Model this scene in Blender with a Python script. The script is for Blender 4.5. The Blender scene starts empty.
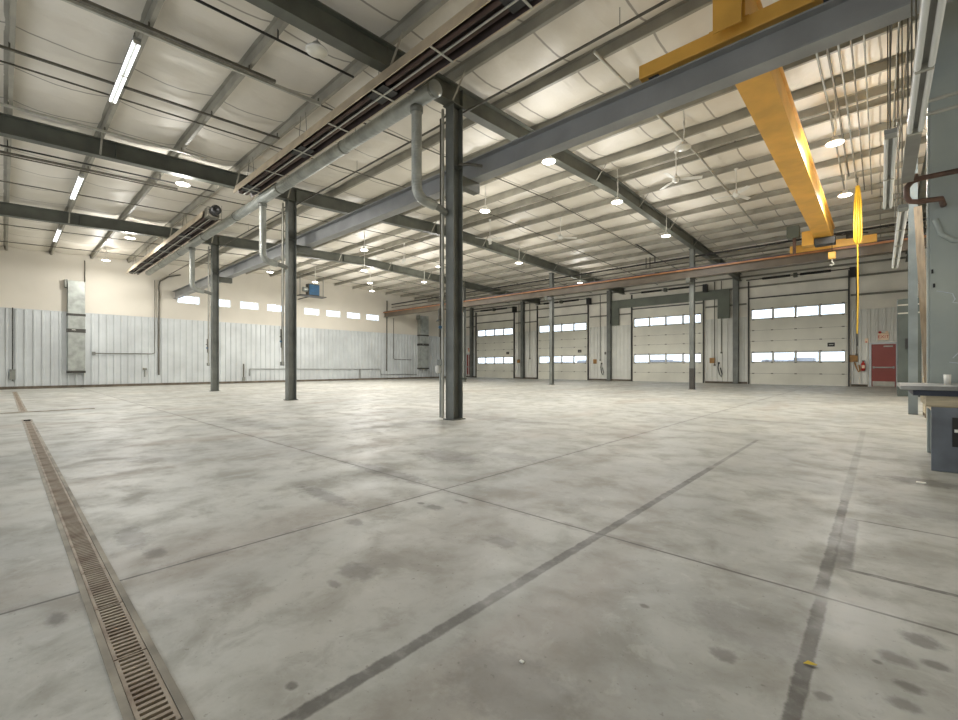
import bpy, math, random
from mathutils import Vector, Matrix
random.seed(7)
SC = bpy.context.scene
COL = SC.collection
R = math.radians

# ---------------------------------------------------------------- camera, world, exposure
cam_d = bpy.data.cameras.new('camera')
cam = bpy.data.objects.new('camera', cam_d)
COL.objects.link(cam)
cam.location = (0, 0, 1.1)
cam.rotation_euler = (R(90), 0, R(42.57))
cam_d.sensor_width = 36
cam_d.lens = 437.0 / 958 * 36
cam_d.shift_y = 6.2 / 958
cam_d.clip_start = .03
cam_d.clip_end = 400
SC.camera = cam

world = bpy.data.worlds.new('sky')
SC.world = world
world.use_nodes = True
wn = world.node_tree.nodes
wn['Background'].inputs[0].default_value = (.86, .92, 1, 1)
wn['Background'].inputs[1].default_value = 3.0

ADDED_OPEN = [(-21.8, -17.1), (-13.2, -8.6), (-5.9, -1.3)]      # unseen door openings, added behind the camera to let in fill daylight
for a, b_ in ADDED_OPEN:
    pd = bpy.data.lights.new('added_daylight_opening', 'AREA'); pd.shape = 'RECTANGLE'; pd.size = b_ - a; pd.size_y = 4.9
    pd.cycles.is_portal = True
    po = bpy.data.objects.new('added_daylight_opening', pd); COL.objects.link(po)
    po.location = ((a + b_) / 2, -4.0, 2.45); po.rotation_euler = (R(90), 0, 0)

SC.view_settings.view_transform = 'Standard'
SC.view_settings.look = 'None'
SC.view_settings.gamma = 1
SC.view_settings.use_curve_mapping = False
SC.view_settings.exposure = -0.1

HB_DOWN = 150.0         # each high bay lamp, light thrown down (W)
HB_GLOW = 112.0          # each high bay lamp, light of its glowing lens to all sides (W)
STRIP_POWER = 60.0
LAMP_COL = (1, .975, .925)

# ---------------------------------------------------------------- helpers
def lin(c):
    return tuple((v / 255 / 12.92) if v / 255 <= .04045 else ((v / 255 + .055) / 1.055) ** 2.4 for v in c) + (1,)

def mat(name, rgb, rough=.5, metal=0., var=.0, vscale=3., bump=0., bscale=40., rgb2=None, vstretch=None):
    m = bpy.data.materials.new(name)
    m.use_nodes = True
    nt = m.node_tree
    b = nt.nodes['Principled BSDF']
    b.inputs['Base Color'].default_value = lin(rgb)
    b.inputs['Roughness'].default_value = rough
    b.inputs['Metallic'].default_value = metal
    tc = nt.nodes.new('ShaderNodeTexCoord')
    co = tc.outputs['Object']
    if vstretch:
        mp = nt.nodes.new('ShaderNodeMapping')
        mp.inputs['Scale'].default_value = vstretch
        nt.links.new(co, mp.inputs[0])
        co = mp.outputs[0]
    if var > 0 or rgb2:
        nz = nt.nodes.new('ShaderNodeTexNoise')
        nz.inputs['Scale'].default_value = vscale
        nz.inputs['Detail'].default_value = 6
        nt.links.new(co, nz.inputs[0])
        rp = nt.nodes.new('ShaderNodeMapRange')
        rp.inputs[1].default_value = .35
        rp.inputs[2].default_value = .65
        nt.links.new(nz.outputs[0], rp.inputs[0])
        mx = nt.nodes.new('ShaderNodeMix')
        mx.data_type = 'RGBA'
        mx.inputs[6].default_value = lin(rgb)
        if rgb2 is None:
            rgb2 = tuple(max(0, min(255, v * (1 - var))) for v in rgb)
        mx.inputs[7].default_value = lin(rgb2)
        nt.links.new(rp.outputs[0], mx.inputs[0])
        nt.links.new(mx.outputs[2], b.inputs['Base Color'])
    if bump > 0:
        nb = nt.nodes.new('ShaderNodeTexNoise')
        nb.inputs['Scale'].default_value = bscale
        nb.inputs['Detail'].default_value = 4
        nt.links.new(co, nb.inputs[0])
        bp = nt.nodes.new('ShaderNodeBump')
        bp.inputs['Strength'].default_value = bump
        bp.inputs['Distance'].default_value = .02
        nt.links.new(nb.outputs[0], bp.inputs['Height'])
        nt.links.new(bp.outputs[0], b.inputs['Normal'])
    return m

def emis(name, rgb, strength):
    m = bpy.data.materials.new(name)
    m.use_nodes = True
    b = m.node_tree.nodes['Principled BSDF']
    b.inputs['Base Color'].default_value = lin(rgb)
    b.inputs['Emission Color'].default_value = lin(rgb)
    b.inputs['Emission Strength'].default_value = strength
    return m

class MB:
    """collects shapes and links them as one mesh"""
    def __init__(s):
        s.v = []; s.f = []; s.sm = []
    def add(s, vs, fs, smooth=False):
        n = len(s.v)
        s.v += [tuple(v) for v in vs]
        for f in fs:
            s.f.append([i + n for i in f]); s.sm.append(smooth)
        return s
    def box(s, x0, y0, z0, x1, y1, z1):
        if x0 > x1: x0, x1 = x1, x0
        if y0 > y1: y0, y1 = y1, y0
        if z0 > z1: z0, z1 = z1, z0
        vs = [(x0,y0,z0),(x1,y0,z0),(x1,y1,z0),(x0,y1,z0),(x0,y0,z1),(x1,y0,z1),(x1,y1,z1),(x0,y1,z1)]
        return s.add(vs, [(0,3,2,1),(4,5,6,7),(0,1,5,4),(1,2,6,5),(2,3,7,6),(3,0,4,7)])
    def bar(s, p, q, w, h, up=(0,0,1)):
        """rectangular bar from p to q, w across, h along up"""
        p = Vector(p); q = Vector(q); d = (q - p).normalized(); up = Vector(up)
        if abs(d.dot(up)) > .99: up = Vector((1,0,0))
        a = d.cross(up).normalized(); b = a.cross(d).normalized()
        vs = []
        for c in (p, q):
            for sa, sb in ((-1,-1),(1,-1),(1,1),(-1,1)):
                vs.append(c + a * sa * w / 2 + b * sb * h / 2)
        return s.add(vs, [(0,1,2,3),(7,6,5,4),(0,4,5,1),(1,5,6,2),(2,6,7,3),(3,7,4,0)])
    def tube(s, pts, r, n=10, caps=True):
        pts = [Vector(p) for p in pts]
        rings = []
        prev = None
        for i, p in enumerate(pts):
            if i == 0: d = pts[1] - p
            elif i == len(pts) - 1: d = p - pts[i-1]
            else: d = (pts[i+1] - p).normalized() + (p - pts[i-1]).normalized()
            d = d.normalized()
            if prev is None:
                a = d.cross(Vector((0,0,1)))
                if a.length < .05: a = d.cross(Vector((1,0,0)))
            else:
                a = prev - d * prev.dot(d)
            a = a.normalized(); prev = a
            b = d.cross(a)
            rr = r[i] if isinstance(r, (list, tuple)) else r
            rings.append([p + (a * math.cos(2*math.pi*k/n) + b * math.sin(2*math.pi*k/n)) * rr for k in range(n)])
        vs = [v for g in rings for v in g]
        fs = []
        for i in range(len(pts) - 1):
            for k in range(n):
                k2 = (k + 1) % n
                fs.append((i*n+k, i*n+k2, (i+1)*n+k2, (i+1)*n+k))
        s.add(vs, fs, True)
        if caps:
            s.add(rings[0], [tuple(range(n-1,-1,-1))]); s.add(rings[-1], [tuple(range(n))])
        return s
    def lathe(s, c, prof, n=20, axis='z'):
        """prof: list of (radius, height)"""
        c = Vector(c); vs = []; fs = []
        for (r, h) in prof:
            for k in range(n):
                a = 2*math.pi*k/n
                if axis == 'z': vs.append(c + Vector((r*math.cos(a), r*math.sin(a), h)))
                elif axis == 'x': vs.append(c + Vector((h, r*math.cos(a), r*math.sin(a))))
                else: vs.append(c + Vector((r*math.sin(a), h, r*math.cos(a))))
        for i in range(len(prof)-1):
            for k in range(n):
                k2 = (k+1) % n
                fs.append((i*n+k, i*n+k2, (i+1)*n+k2, (i+1)*n+k))
        return s.add(vs, fs, True)
    def ext(s, poly, axis, t0, t1, smooth=False):
        """closed polygon (2D) extruded along an axis; poly in the other two axes, in xyz order"""
        def P(a, b, t):
            return (t,a,b) if axis == 'x' else ((a,t,b) if axis == 'y' else (a,b,t))
        n = len(poly)
        vs = [P(a,b,t0) for a,b in poly] + [P(a,b,t1) for a,b in poly]
        fs = [(i, (i+1)%n, n+(i+1)%n, n+i) for i in range(n)]
        fs += [tuple(range(n-1,-1,-1)), tuple(range(n,2*n))]
        return s.add(vs, fs, smooth)
    def build(s, name, m, parent=None, bevel=0, loc=None):
        me = bpy.data.meshes.new(name)
        me.from_pydata(s.v, [], s.f)
        me.polygons.foreach_set('use_smooth', s.sm)
        me.materials.append(m)
        me.update()
        import bmesh
        bm = bmesh.new(); bm.from_mesh(me)
        bmesh.ops.recalc_face_normals(bm, faces=bm.faces)
        bm.to_mesh(me); bm.free()
        o = bpy.data.objects.new(name, me)
        COL.objects.link(o)
        if parent: o.parent = parent
        if loc is not None: o.location = loc
        if bevel:
            b = o.modifiers.new('bevel', 'BEVEL'); b.width = bevel; b.segments = 2; b.limit_method = 'ANGLE'
        return o

def thing(name, label, cat, group=None, loc=(0,0,0)):
    o = bpy.data.objects.new(name, None)
    o.empty_display_size = .1
    COL.objects.link(o)
    o.location = loc
    o['label'] = label; o['category'] = cat
    if group: o['group'] = group
    return o
def tag(o, label, cat, group=None):
    o['label'] = label; o['category'] = cat
    if group: o['group'] = group
    return o
def struct(o, label=None, cat=None):
    o['kind'] = 'structure'
    if label: o['label'] = label
    if cat: o['category'] = cat
    return o
def copy_tree(o, loc, label=None):
    c = o.copy(); COL.objects.link(c); c.location = loc
    if label: c['label'] = label
    for ch in list(o.children):
        d = ch.copy(); COL.objects.link(d); d.parent = c
        for g in list(ch.children):
            e = g.copy(); COL.objects.link(e); e.parent = d
    return c
ORD = ['first','second','third','fourth','fifth','sixth','seventh','eighth','ninth','tenth','eleventh','twelfth',
       'thirteenth','fourteenth','fifteenth','sixteenth','seventeenth','eighteenth','nineteenth','twentieth',
       'twenty-first','twenty-second','twenty-third','twenty-fourth','twenty-fifth','twenty-sixth','twenty-seventh',
       'twenty-eighth','twenty-ninth','thirtieth']

# building layout (metres): X to the right, Y towards the overhead doors
XL, XR, YF, YB = -30.6, 1.4, -3.9, 31.4
RIDGE = 13.75
def zp(y):            # underside of the purlins
    return 7.27 - .05 * (RIDGE - y) if y < RIDGE else 7.27 - .022 * (y - RIDGE)
FRAMES = [-21.65, -14.1, -6.5, 1.05]
ROW1, ROW2 = 6.32, 22.1

# ---------------------------------------------------------------- materials
M = {}
M['steel'] = mat('dark_grey_green_steel', (96, 98, 88), .5, 0, .18, 2.)
M['column'] = mat('grey_column_paint', (120, 123, 117), .45, 0, .22, 1.6)
M['purlin'] = mat('grey_purlin_primer', (160, 156, 142), .5, 0, .12, 2.)
M['girt'] = mat('girt_grey', (138, 136, 124), .5, 0, .15, 2.)
M['runway'] = mat('blue_grey_paint', (152, 153, 152), .42, 0, .12, 1.2)
M['runway_far'] = mat('brown_grey_paint', (104, 93, 77), .5, 0, .18, 1.5)
M['rail'] = mat('rail_steel', (70, 64, 78), .5, .2, .2, 4.)
M['strip_body'] = mat('grey_strip_housing', (150, 150, 144), .5, .1, .1, 3.)
M['inner_shade'] = mat('heater_inner_shade', (70, 58, 52), .55, .2, .3, 3.)  # dark colour standing in for the shade inside the heater reflector
M['cabinet'] = mat('dark_cabinet_paint', (84, 92, 86), .5, 0, .2, 1.5)
M['column_blue'] = mat('blue_grey_column', (132, 142, 144), .45, 0, .2, 1.5)
M['orange'] = mat('orange_conductor', (166, 110, 64), .45, 0, .2, 3.)
M['yellow'] = mat('crane_yellow', (228, 174, 76), .48, 0, .1, 1.8)
M['yellow_bright'] = mat('bright_yellow', (196, 158, 40), .4, 0, .1, 4.)
M['galv'] = mat('galvanised_sheet', (168, 172, 166), .42, .35, .16, 3.)
M['galv_dark'] = mat('dull_galvanised', (140, 142, 134), .5, .3, .2, 3.)
M['pipe'] = mat('pipe_grey', (104, 100, 88), .5, .2, .2, 5.)
M['pipe_light'] = mat('light_conduit', (186, 184, 172), .45, .3, .1, 5.)
M['black_pipe'] = mat('black_iron_pipe', (44, 42, 38), .5, 0, .2, 5.)
M['reflector'] = mat('heater_reflector', (198, 182, 156), .4, .3, .12, 3.)
M['heater_in'] = mat('heater_tube_steel', (92, 72, 64), .5, .4, .35, 2.)
M['black'] = mat('black_plastic', (28, 28, 27), .5)
M['white'] = mat('white_enamel', (226, 224, 216), .4, 0, .05, 3.)
M['lens_off'] = mat('unlit_lens', (216, 212, 198), .3)
M['lit'] = emis('led_lens', (255, 252, 240), 9.)
M['tube_lit'] = emis('fluorescent_lit', (250, 253, 255), 3.)
M['tube_off'] = mat('fluorescent_unlit', (236, 238, 236), .25)
M['wall'] = mat('cream_wall_panel', (212, 206, 193), .7, 0, .06, .35, .05, 8.)
M['wall_white'] = mat('white_liner', (238, 234, 222), .65, 0, .08, .8, .15, 5.)
M['panel'] = mat('pale_ribbed_steel', (200, 204, 204), .38, .1, .08, .8)
M['panel_back'] = mat('pale_ribbed_liner', (224, 224, 216), .45, 0, .07, .8)
M['kerb'] = mat('concrete_kerb', (112, 102, 88), .8, 0, .3, 2.)
M['door_panel'] = mat('overhead_door_steel', (224, 222, 208), .42, 0, .07, .7)
M['dark_seam'] = mat('dark_track', (64, 62, 56), .5, 0, .25, 4.)
M['red'] = mat('red_door_paint', (150, 70, 60), .42, 0, .1, 1.5)
M['red_sign'] = mat('red_sign', (190, 50, 40), .5)
M['sign'] = mat('sign_cream', (240, 214, 184), .45)
M['tan'] = mat('tan_plate', (172, 128, 70), .6, 0, .2, 5.)
M['greenframe'] = mat('dark_green_sheet', (104, 110, 98), .55, 0, .15, 1.)
M['blue'] = mat('blue_fan', (44, 92, 128), .5, 0, .2, 5.)
M['machine'] = mat('grey_green_machine', (174, 181, 173), .42, .05, .25, .7, .05, 4., rgb2=(144, 153, 152))
M['scratch'] = mat('bare_scratches', (206, 214, 218), .5)
M['bench_blue'] = mat('worn_blue_steel', (112, 118, 126), .45, .1, .25, 2.5)
M['bench_dark'] = mat('dark_blue_steel', (52, 58, 72), .45, .1, .25, 4.)
M['bench_top'] = mat('scraped_steel_top', (176, 176, 172), .38, .4, .25, 3.)
M['crate'] = mat('pale_wood', (204, 190, 160), .7, 0, .15, 2., vstretch=(2, 2, 20))
M['wood'] = mat('brown_wood', (138, 124, 104), .7, 0, .25, 2., vstretch=(8, 1, 1))
M['rust_pipe'] = mat('brown_pipe', (120, 92, 78), .5, .2, .35, 4.)
M['paper'] = mat('white_paper', (240, 238, 230), .7)
M['yellow_tape'] = mat('yellow_tape', (208, 180, 60), .6)
M['grate'] = mat('rusty_cast_grate', (170, 158, 140), .6, .1, .35, 6., .1, 60., rgb2=(126, 108, 92))
M['trench'] = mat('trench_black', (24, 20, 18), .9)
M['drain_rim'] = mat('drain_rim', (164, 156, 140), .7, 0, .25, 4.)
M['ground'] = mat('snowy_yard', (232, 232, 236), .9, 0, .08, .2)
M['hedge'] = mat('far_treeline', (150, 152, 156), .9, 0, .2, .3)

def glass():
    m = bpy.data.materials.new('window_glass')
    m.use_nodes = True
    nt = m.node_tree
    nt.nodes.clear()
    out = nt.nodes.new('ShaderNodeOutputMaterial')
    tr = nt.nodes.new('ShaderNodeBsdfTransparent'); tr.inputs[0].default_value = (.93, .96, .98, 1)
    gl = nt.nodes.new('ShaderNodeBsdfGlossy'); gl.inputs[1].default_value = .03
    mx = nt.nodes.new('ShaderNodeMixShader')
    mx.inputs[0].default_value = .06; nt.links.new(tr.outputs[0], mx.inputs[1]); nt.links.new(gl.outputs[0], mx.inputs[2])
    nt.links.new(mx.outputs[0], out.inputs[0])
    return m
M['glass'] = glass()

def spiral(name, rgb, axis, freq):
    m = mat(name, rgb, .42, .35, .14, 3.)
    nt = m.node_tree
    w = nt.nodes.new('ShaderNodeTexWave'); w.wave_type = 'BANDS'; w.bands_direction = axis
    w.inputs['Scale'].default_value = freq
    tc = nt.nodes.new('ShaderNodeTexCoord'); mp = nt.nodes.new('ShaderNodeMapping')
    mp.inputs['Rotation'].default_value = (0, .12, 0) if axis == 'Z' else (0, 0, .12)
    nt.links.new(tc.outputs['Object'], mp.inputs[0]); nt.links.new(mp.outputs[0], w.inputs[0])
    bp = nt.nodes.new('ShaderNodeBump'); bp.inputs['Strength'].default_value = .6; bp.inputs['Distance'].default_value = .01
    nt.links.new(w.outputs[0], bp.inputs['Height'])
    nt.links.new(bp.outputs[0], nt.nodes['Principled BSDF'].inputs['Normal'])
    return m
M['spiral_x'] = spiral('spiral_duct_sheet', (172, 176, 170), 'X', 2.5)
M['spiral_z'] = spiral('ribbed_flexible_duct', (178, 180, 172), 'Z', 6.)

class NG:
    """small expression builder for shader maths"""
    def __init__(s, m):
        s.nt = m.node_tree
    def put(s, sock, v):
        if isinstance(v, (int, float)): sock.default_value = v
        else: s.nt.links.new(v, sock)
    def m(s, op, a, b=0., c=0.):
        n = s.nt.nodes.new('ShaderNodeMath'); n.operation = op
        s.put(n.inputs[0], a); s.put(n.inputs[1], b); s.put(n.inputs[2], c)
        return n.outputs[0]
    def smooth(s, x, a, b, lo=0., hi=1.):
        n = s.nt.nodes.new('ShaderNodeMapRange'); n.interpolation_type = 'SMOOTHSTEP'
        s.put(n.inputs[0], x)
        n.inputs[1].default_value = a; n.inputs[2].default_value = b; n.inputs[3].default_value = lo; n.inputs[4].default_value = hi
        return n.outputs[0]
    def noise(s, co, scale, detail=5., rough=.55, dist=0., stretch=None):
        if stretch:
            mp = s.nt.nodes.new('ShaderNodeMapping'); mp.inputs['Scale'].default_value = stretch
            s.nt.links.new(co, mp.inputs[0]); co = mp.outputs[0]
        n = s.nt.nodes.new('ShaderNodeTexNoise')
        n.inputs['Scale'].default_value = scale; n.inputs['Detail'].default_value = detail
        n.inputs['Roughness'].default_value = rough; n.inputs['Distortion'].default_value = dist
        s.nt.links.new(co, n.inputs[0])
        return n.outputs[0]
    def mix(s, f, a, b):
        n = s.nt.nodes.new('ShaderNodeMix'); n.data_type = 'RGBA'
        s.put(n.inputs[0], f)
        for i, v in ((6, a), (7, b)):
            if isinstance(v, tuple): n.inputs[i].default_value = v
            else: s.nt.links.new(v, n.inputs[i])
        return n.outputs[2]

def floor_material():
    m = bpy.data.materials.new('polished_concrete')
    m.use_nodes = True
    g = NG(m); nt = m.node_tree
    b = nt.nodes['Principled BSDF']
    tc = nt.nodes.new('ShaderNodeTexCoord'); co = tc.outputs['Object']
    sp = nt.nodes.new('ShaderNodeSeparateXYZ'); nt.links.new(co, sp.inputs[0])
    X, Y = sp.outputs[0], sp.outputs[1]
    base = lin((178, 177, 168))
    n1 = g.noise(co, .45, 6, .6, .4)
    n2 = g.noise(co, 2.2, 7, .62, .3)
    n3 = g.noise(co, 14., 8, .66)
    n6 = g.noise(co, 38., 4, .6)
    n4 = g.noise(co, .8, 4, .5, .5, (1., .3, 1.))
    c = g.mix(g.smooth(n1, .35, .68), lin((158, 158, 152)), lin((184, 183, 174)))
    c = g.mix(g.smooth(n2, .44, .68, 0, .7), c, lin((138, 135, 124)))
    n5 = g.noise(co, 5.5, 8, .68, .5)
    c = g.mix(g.smooth(n5, .5, .7, 0, .5), c, lin((136, 132, 122)))
    c = g.mix(g.smooth(n5, .32, .44, .35, 0), c, lin((196, 195, 188)))
    c = g.mix(g.smooth(n4, .52, .7, 0, .5), c, lin((146, 134, 120)))
    c = g.mix(g.smooth(n3, .55, .75, 0, .28), c, lin((140, 136, 126)))
    c = g.mix(g.smooth(n6, .63, .72, 0, .5), c, lin((104, 100, 90)))
    c = g.mix(g.smooth(n1, .6, .8, 0, .5), c, lin((160, 142, 126)))
    # old stains with a place of their own: (x, y, half length x, half length y, strength)
    for (sx, sy, rx, ry, st) in STAINS:
        dx = g.m('DIVIDE', g.m('SUBTRACT', X, sx), rx); dy = g.m('DIVIDE', g.m('SUBTRACT', Y, sy), ry)
        d = g.m('SQRT', g.m('ADD', g.m('MULTIPLY', dx, dx), g.m('MULTIPLY', dy, dy)))
        d = g.m('ADD', d, g.m('MULTIPLY', g.m('SUBTRACT', n3, .5), 1.6))
        c = g.mix(g.smooth(d, .45, 1.15, st, 0.), c, lin((88, 84, 76)))
    # saw cut joints
    wob = g.m('MULTIPLY', g.m('SUBTRACT', n3, .5), .006)
    for v, q in [(Y, 2.645), (X, -2.872), (Y, 10.3), (X, -10.4), (Y, 17.9), (X, -18.), (Y, 25.5)]:
        d = g.m('ABSOLUTE', g.m('ADD', g.m('SUBTRACT', v, q), wob))
        c = g.mix(g.smooth(d, .004, .014, .85, 0.), c, lin((66, 62, 54)))
        c = g.mix(g.m('MULTIPLY', g.smooth(d, .02, .07, .4, 0.), g.smooth(n5, .42, .6)), c, lin((110, 104, 94)))
    # residue of removed tape lines
    rag = g.m('MULTIPLY', g.m('SUBTRACT', n3, .5), .03)
    def band(v, q, w, u, u0, u1, st, c):
        d = g.m('ABSOLUTE', g.m('ADD', g.m('SUBTRACT', v, q), rag))
        f = g.smooth(d, w * .7, w * 1.15, 1., 0.)
        f = g.m('MULTIPLY', f, g.smooth(u, u0 - .1, u0 + .1))
        f = g.m('MULTIPLY', f, g.smooth(u, u1 - .1, u1 + .1, 1., 0.))
        f = g.m('MULTIPLY', f, g.smooth(n2, .25, .6, .75, 1.))
        f = g.m('MULTIPLY', f, g.smooth(n3, .3, .55, .7, 1.))
        return g.mix(g.m('MULTIPLY', f, st), c, lin((72, 68, 60)))
    c = band(X, -1.351, .032, Y, -2., 5.2, .85, c)
    c = band(X, -1.351, .025, Y, 5.3, 7.6, .6, c)
    c = band(X, -.205, .027, Y, 1.0, 2.6, .9, c)
    c = band(X, -.215, .03, Y, 2.72, 4.7, .75, c)
    c = band(X, -.155, .045, Y, 3.12, 4.1, .7, c)
    c = band(X, -.215, .035, Y, 4.7, 10., .28, c)
    c = band(Y, 3.09, .02, X, -.14, 1.2, .85, c)
    c = band(Y, 4.13, .014, X, -.14, 1.2, .7, c)
    nt.links.new(c, b.inputs['Base Color'])
    rg = g.smooth(n2, .3, .75, .42, .66)
    nt.links.new(rg, b.inputs['Roughness'])
    b.inputs['Specular IOR Level'].default_value = .5
    bp = nt.nodes.new('ShaderNodeBump'); bp.inputs['Strength'].default_value = .12; bp.inputs['Distance'].default_value = .01
    nt.links.new(n3, bp.inputs['Height']); nt.links.new(bp.outputs[0], b.inputs['Normal'])
    return m
STAINS = [(.12, 2.49, .075, .06, .75), (.04, 2.27, .06, .05, .65), (.15, 2.32, .045, .035, .75), (.07, 2.1, .045, .035, .7), (.06, 1.98, .05, .04, .6),
          (-.01, 2.2, .018, .016, .7), (-.44, 1.86, .05, .05, .6), (-.42, 2.12, .26, .22, .35), (-.8, 1.99, .025, .02, .7), (-.14, 1.85, .03, .03, .6),
          (-2.56, 2.27, .1, .06, .7), (-2.74, 1.68, .09, .06, .65), (-1.75, 2.11, .13, .09, .55), (-2.07, 1.28, .14, .1, .5), (-2.72, 2.27, .04, .03, .7),
          (-2.52, 2.52, .09, .03, .6), (-3.79, 2.68, .75, .14, .6), (-3.5, 1.85, .5, .1, .6), (-3.9, 3.7, .6, .35, .5), (-3.3, 4.2, .5, .2, .45),
          (-.93, 1.18, .3, .2, .4), (-2.03, 1.13, .06, .03, .5), (-3.55, .56, .3, .1, .5), (-2.64, .16, .09, .04, .75), (-3.14, .61, .12, .06, .5),
          (-1.49, .67, .025, .02, .7), (.3, 5.9, .35, .2, .6), (.2, 4.7, .35, .25, .35), (-6.4, 5.7, .6, .2, .5), (-6.2, 7., 1.8, .4, .35), (-9., 3.2, 1.6, .3, .4)]
M['floor'] = floor_material()

def ceiling_material():
    m = bpy.data.materials.new('vinyl_faced_insulation')
    m.use_nodes = True
    g = NG(m); nt = m.node_tree
    b = nt.nodes['Principled BSDF']
    tc = nt.nodes.new('ShaderNodeTexCoord'); co = tc.outputs['Object']
    sp = nt.nodes.new('ShaderNodeSeparateXYZ'); nt.links.new(co, sp.inputs[0])
    X, Y = sp.outputs[0], sp.outputs[1]
    n1 = g.noise(co, .6, 5, .55)
    c = g.mix(g.smooth(n1, .35, .65), lin((228, 222, 210)), lin((218, 211, 197)))
    fx = g.m('ABSOLUTE', g.m('SUBTRACT', g.m('FRACT', g.m('DIVIDE', g.m('ADD', X, g.m('MULTIPLY', g.m('SUBTRACT', n1, .5), .12)), SEAM)), .5))
    c = g.mix(g.smooth(fx, .482, .492, 0., .7), c, lin((112, 104, 90)))
    nt.links.new(c, b.inputs['Base Color'])
    b.inputs['Roughness'].default_value = .5
    n2 = g.noise(co, 2.4, 3, .5, .3, (1.3, .7, 1.))
    n3 = g.noise(co, 1., 3, .6, .4, (7., .9, 1.))
    hh = g.m('ADD', n2, g.m('MULTIPLY', n3, .5))
    bp = nt.nodes.new('ShaderNodeBump'); bp.inputs['Strength'].default_value = .3; bp.inputs['Distance'].default_value = .08
    nt.links.new(hh, bp.inputs['Height']); nt.links.new(bp.outputs[0], b.inputs['Normal'])
    return m
SEAM = 1.52
M['ceiling'] = ceiling_material()

# ---------------------------------------------------------------- structure: floor, ceiling, walls
TR = (-12.9, .9, .272, .383)       # near trench opening x0 x1 y0 y1
TR2 = (-27.3, -15.3, .272, .383)
mb = MB()
def quad(x0, y0, x1, y1, z=0):
    mb.add([(x0,y0,z),(x1,y0,z),(x1,y1,z),(x0,y1,z)], [(0,1,2,3)])
quad(XL, YF, XR, TR[2]); quad(XL, TR[3], XR, YB)
quad(XL, TR[2], TR2[0], TR[3]); quad(TR2[1], TR[2], TR[0], TR[3]); quad(TR[1], TR[2], XR, TR[3])
floor = mb.build('floor', M['floor'])
struct(floor)

PUR = [.07 + 1.525 * k for k in range(-2, 9)] + [13.45, 14.05] + [15.5 + 1.55 * k for k in range(11)]
PUR = [p for p in PUR if YF + .2 < p < YB - .15]
DECK = .215
mb = MB()
ys = [YF] + PUR + [YB]
rows = []
for i in range(len(ys) - 1):
    a, b_ = ys[i], ys[i+1]
    n = 7
    for k in range(n):
        t = k / n
        rows.append((a + (b_ - a) * t, t, b_ - a))
rows.append((YB, 0, 1))
NX = 190
vs = []; fs = []
for (y, t, w) in rows:
    for j in range(NX + 1):
        x = XL + (XR - XL) * j / NX
        pil = abs(math.sin(math.pi * (x / SEAM + .5))) ** .5
        sag = math.sin(math.pi * t) ** .7 * (.02 + .075 * pil) * min(1, w / 1.2)
        vs.append((x, y, zp(y) + DECK - sag + .012 * math.sin(x * 3.1 + y * 5.3)))
for i in range(len(rows) - 1):
    for j in range(NX):
        q = i * (NX + 1) + j
        fs.append((q, q + 1, q + NX + 2, q + NX + 1))
mb.add(vs, fs, True)
struct(mb.build('ceiling', M['ceiling']))
mb = MB()
mb.add([(XL - .2, YF - .2, 6.95), (XR + .2, YF - .2, 6.95), (XR + .2, RIDGE, 7.75), (XL - .2, RIDGE, 7.75),
        (XR + .2, YB + .2, 7.4), (XL - .2, YB + .2, 7.4)], [(0, 1, 2, 3), (3, 2, 4, 5)])
struct(mb.build('roof', M['galv']))

WIN = [(6.94, 8.14), (8.66, 9.86), (10.37, 11.57), (12.08, 13.3), (14.65, 15.87), (16.36, 17.58), (18.08, 19.32), (19.82, 21.1)]
WZ = (4.83, 5.34)
DOORX = [(-29.1, -24.5), (-21.84, -17.1), (-13.43, -8.67), (-5.97, -1.33)]
DZ = 5.27
TOP = 7.6
mb = MB()     # left wall with window openings
mb.box(XL - .16, YF, 0, XL, YB, WZ[0]); mb.box(XL - .16, YF, WZ[1], XL, YB, TOP)
e = YF
for a, b_ in WIN:
    mb.box(XL - .16, e, WZ[0], XL, a, WZ[1]); e = b_
mb.box(XL - .16, e, WZ[0], XL, YB, WZ[1])
struct(mb.build('wall_left', M['wall']))
mb = MB()
e = XL
for a, b_ in DOORX:
    mb.box(e, YB, 0, a + .08, YB + .16, DZ - .06); e = b_ - .08
mb.box(e, YB, 0, XR, YB + .16, DZ - .06)
mb.box(XL, YB, DZ - .06, XR, YB + .16, TOP)
struct(mb.build('wall_back', M['wall_white']))
mb = MB(); mb.box(XR, YF, 0, XR + .16, YB, TOP)
struct(mb.build('wall_right', M['wall_white']))
mb = MB()
e = XL
for a, b_ in ADDED_OPEN:  # added doorways, cut for the daylight they let in
    mb.box(e, YF - .16, 0, a, YF, 4.9); e = b_
mb.box(e, YF - .16, 0, XR, YF, 4.9); mb.box(XL, YF - .16, 4.9, XR, YF, TOP)
struct(mb.build('wall_front', M['wall_white']))

def ribbed(u0, u1, z1, depth, pitch=.305, rib=.07, h=.055, minor=True):
    """list of (u, depth) profile of a ribbed sheet"""
    pts = []
    u = u0
    while u < u1:
        pts += [(u, 0), (min(u + .02, u1), h), (min(u + .02 + rib, u1), h), (min(u + .04 + rib, u1), 0)]
        if minor:
            for mpos in (.165, .235):
                a = u + mpos
                if a + .02 < u1:
                    pts += [(a, 0), (a + .008, .007), (a + .022, .007), (a + .03, 0)]
        u += pitch
    if pts[-1][0] < u1: pts.append((u1, 0))
    return pts
def rib_sheet(axis, pos, sgn, u0, u1, z0, z1):
    pts = ribbed(u0, u1, z1, 0, minor=(axis == 'y'))
    vs = []
    for z in (z0, z1):
        for u, h in pts:
            d = pos + sgn * (.012 + h)
            vs.append((d, u, z) if axis == 'x' else (u, d, z))
    n = len(pts)
    return MB().add(vs, [(i, i + 1, n + i + 1, n + i) for i in range(n - 1)])
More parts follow.
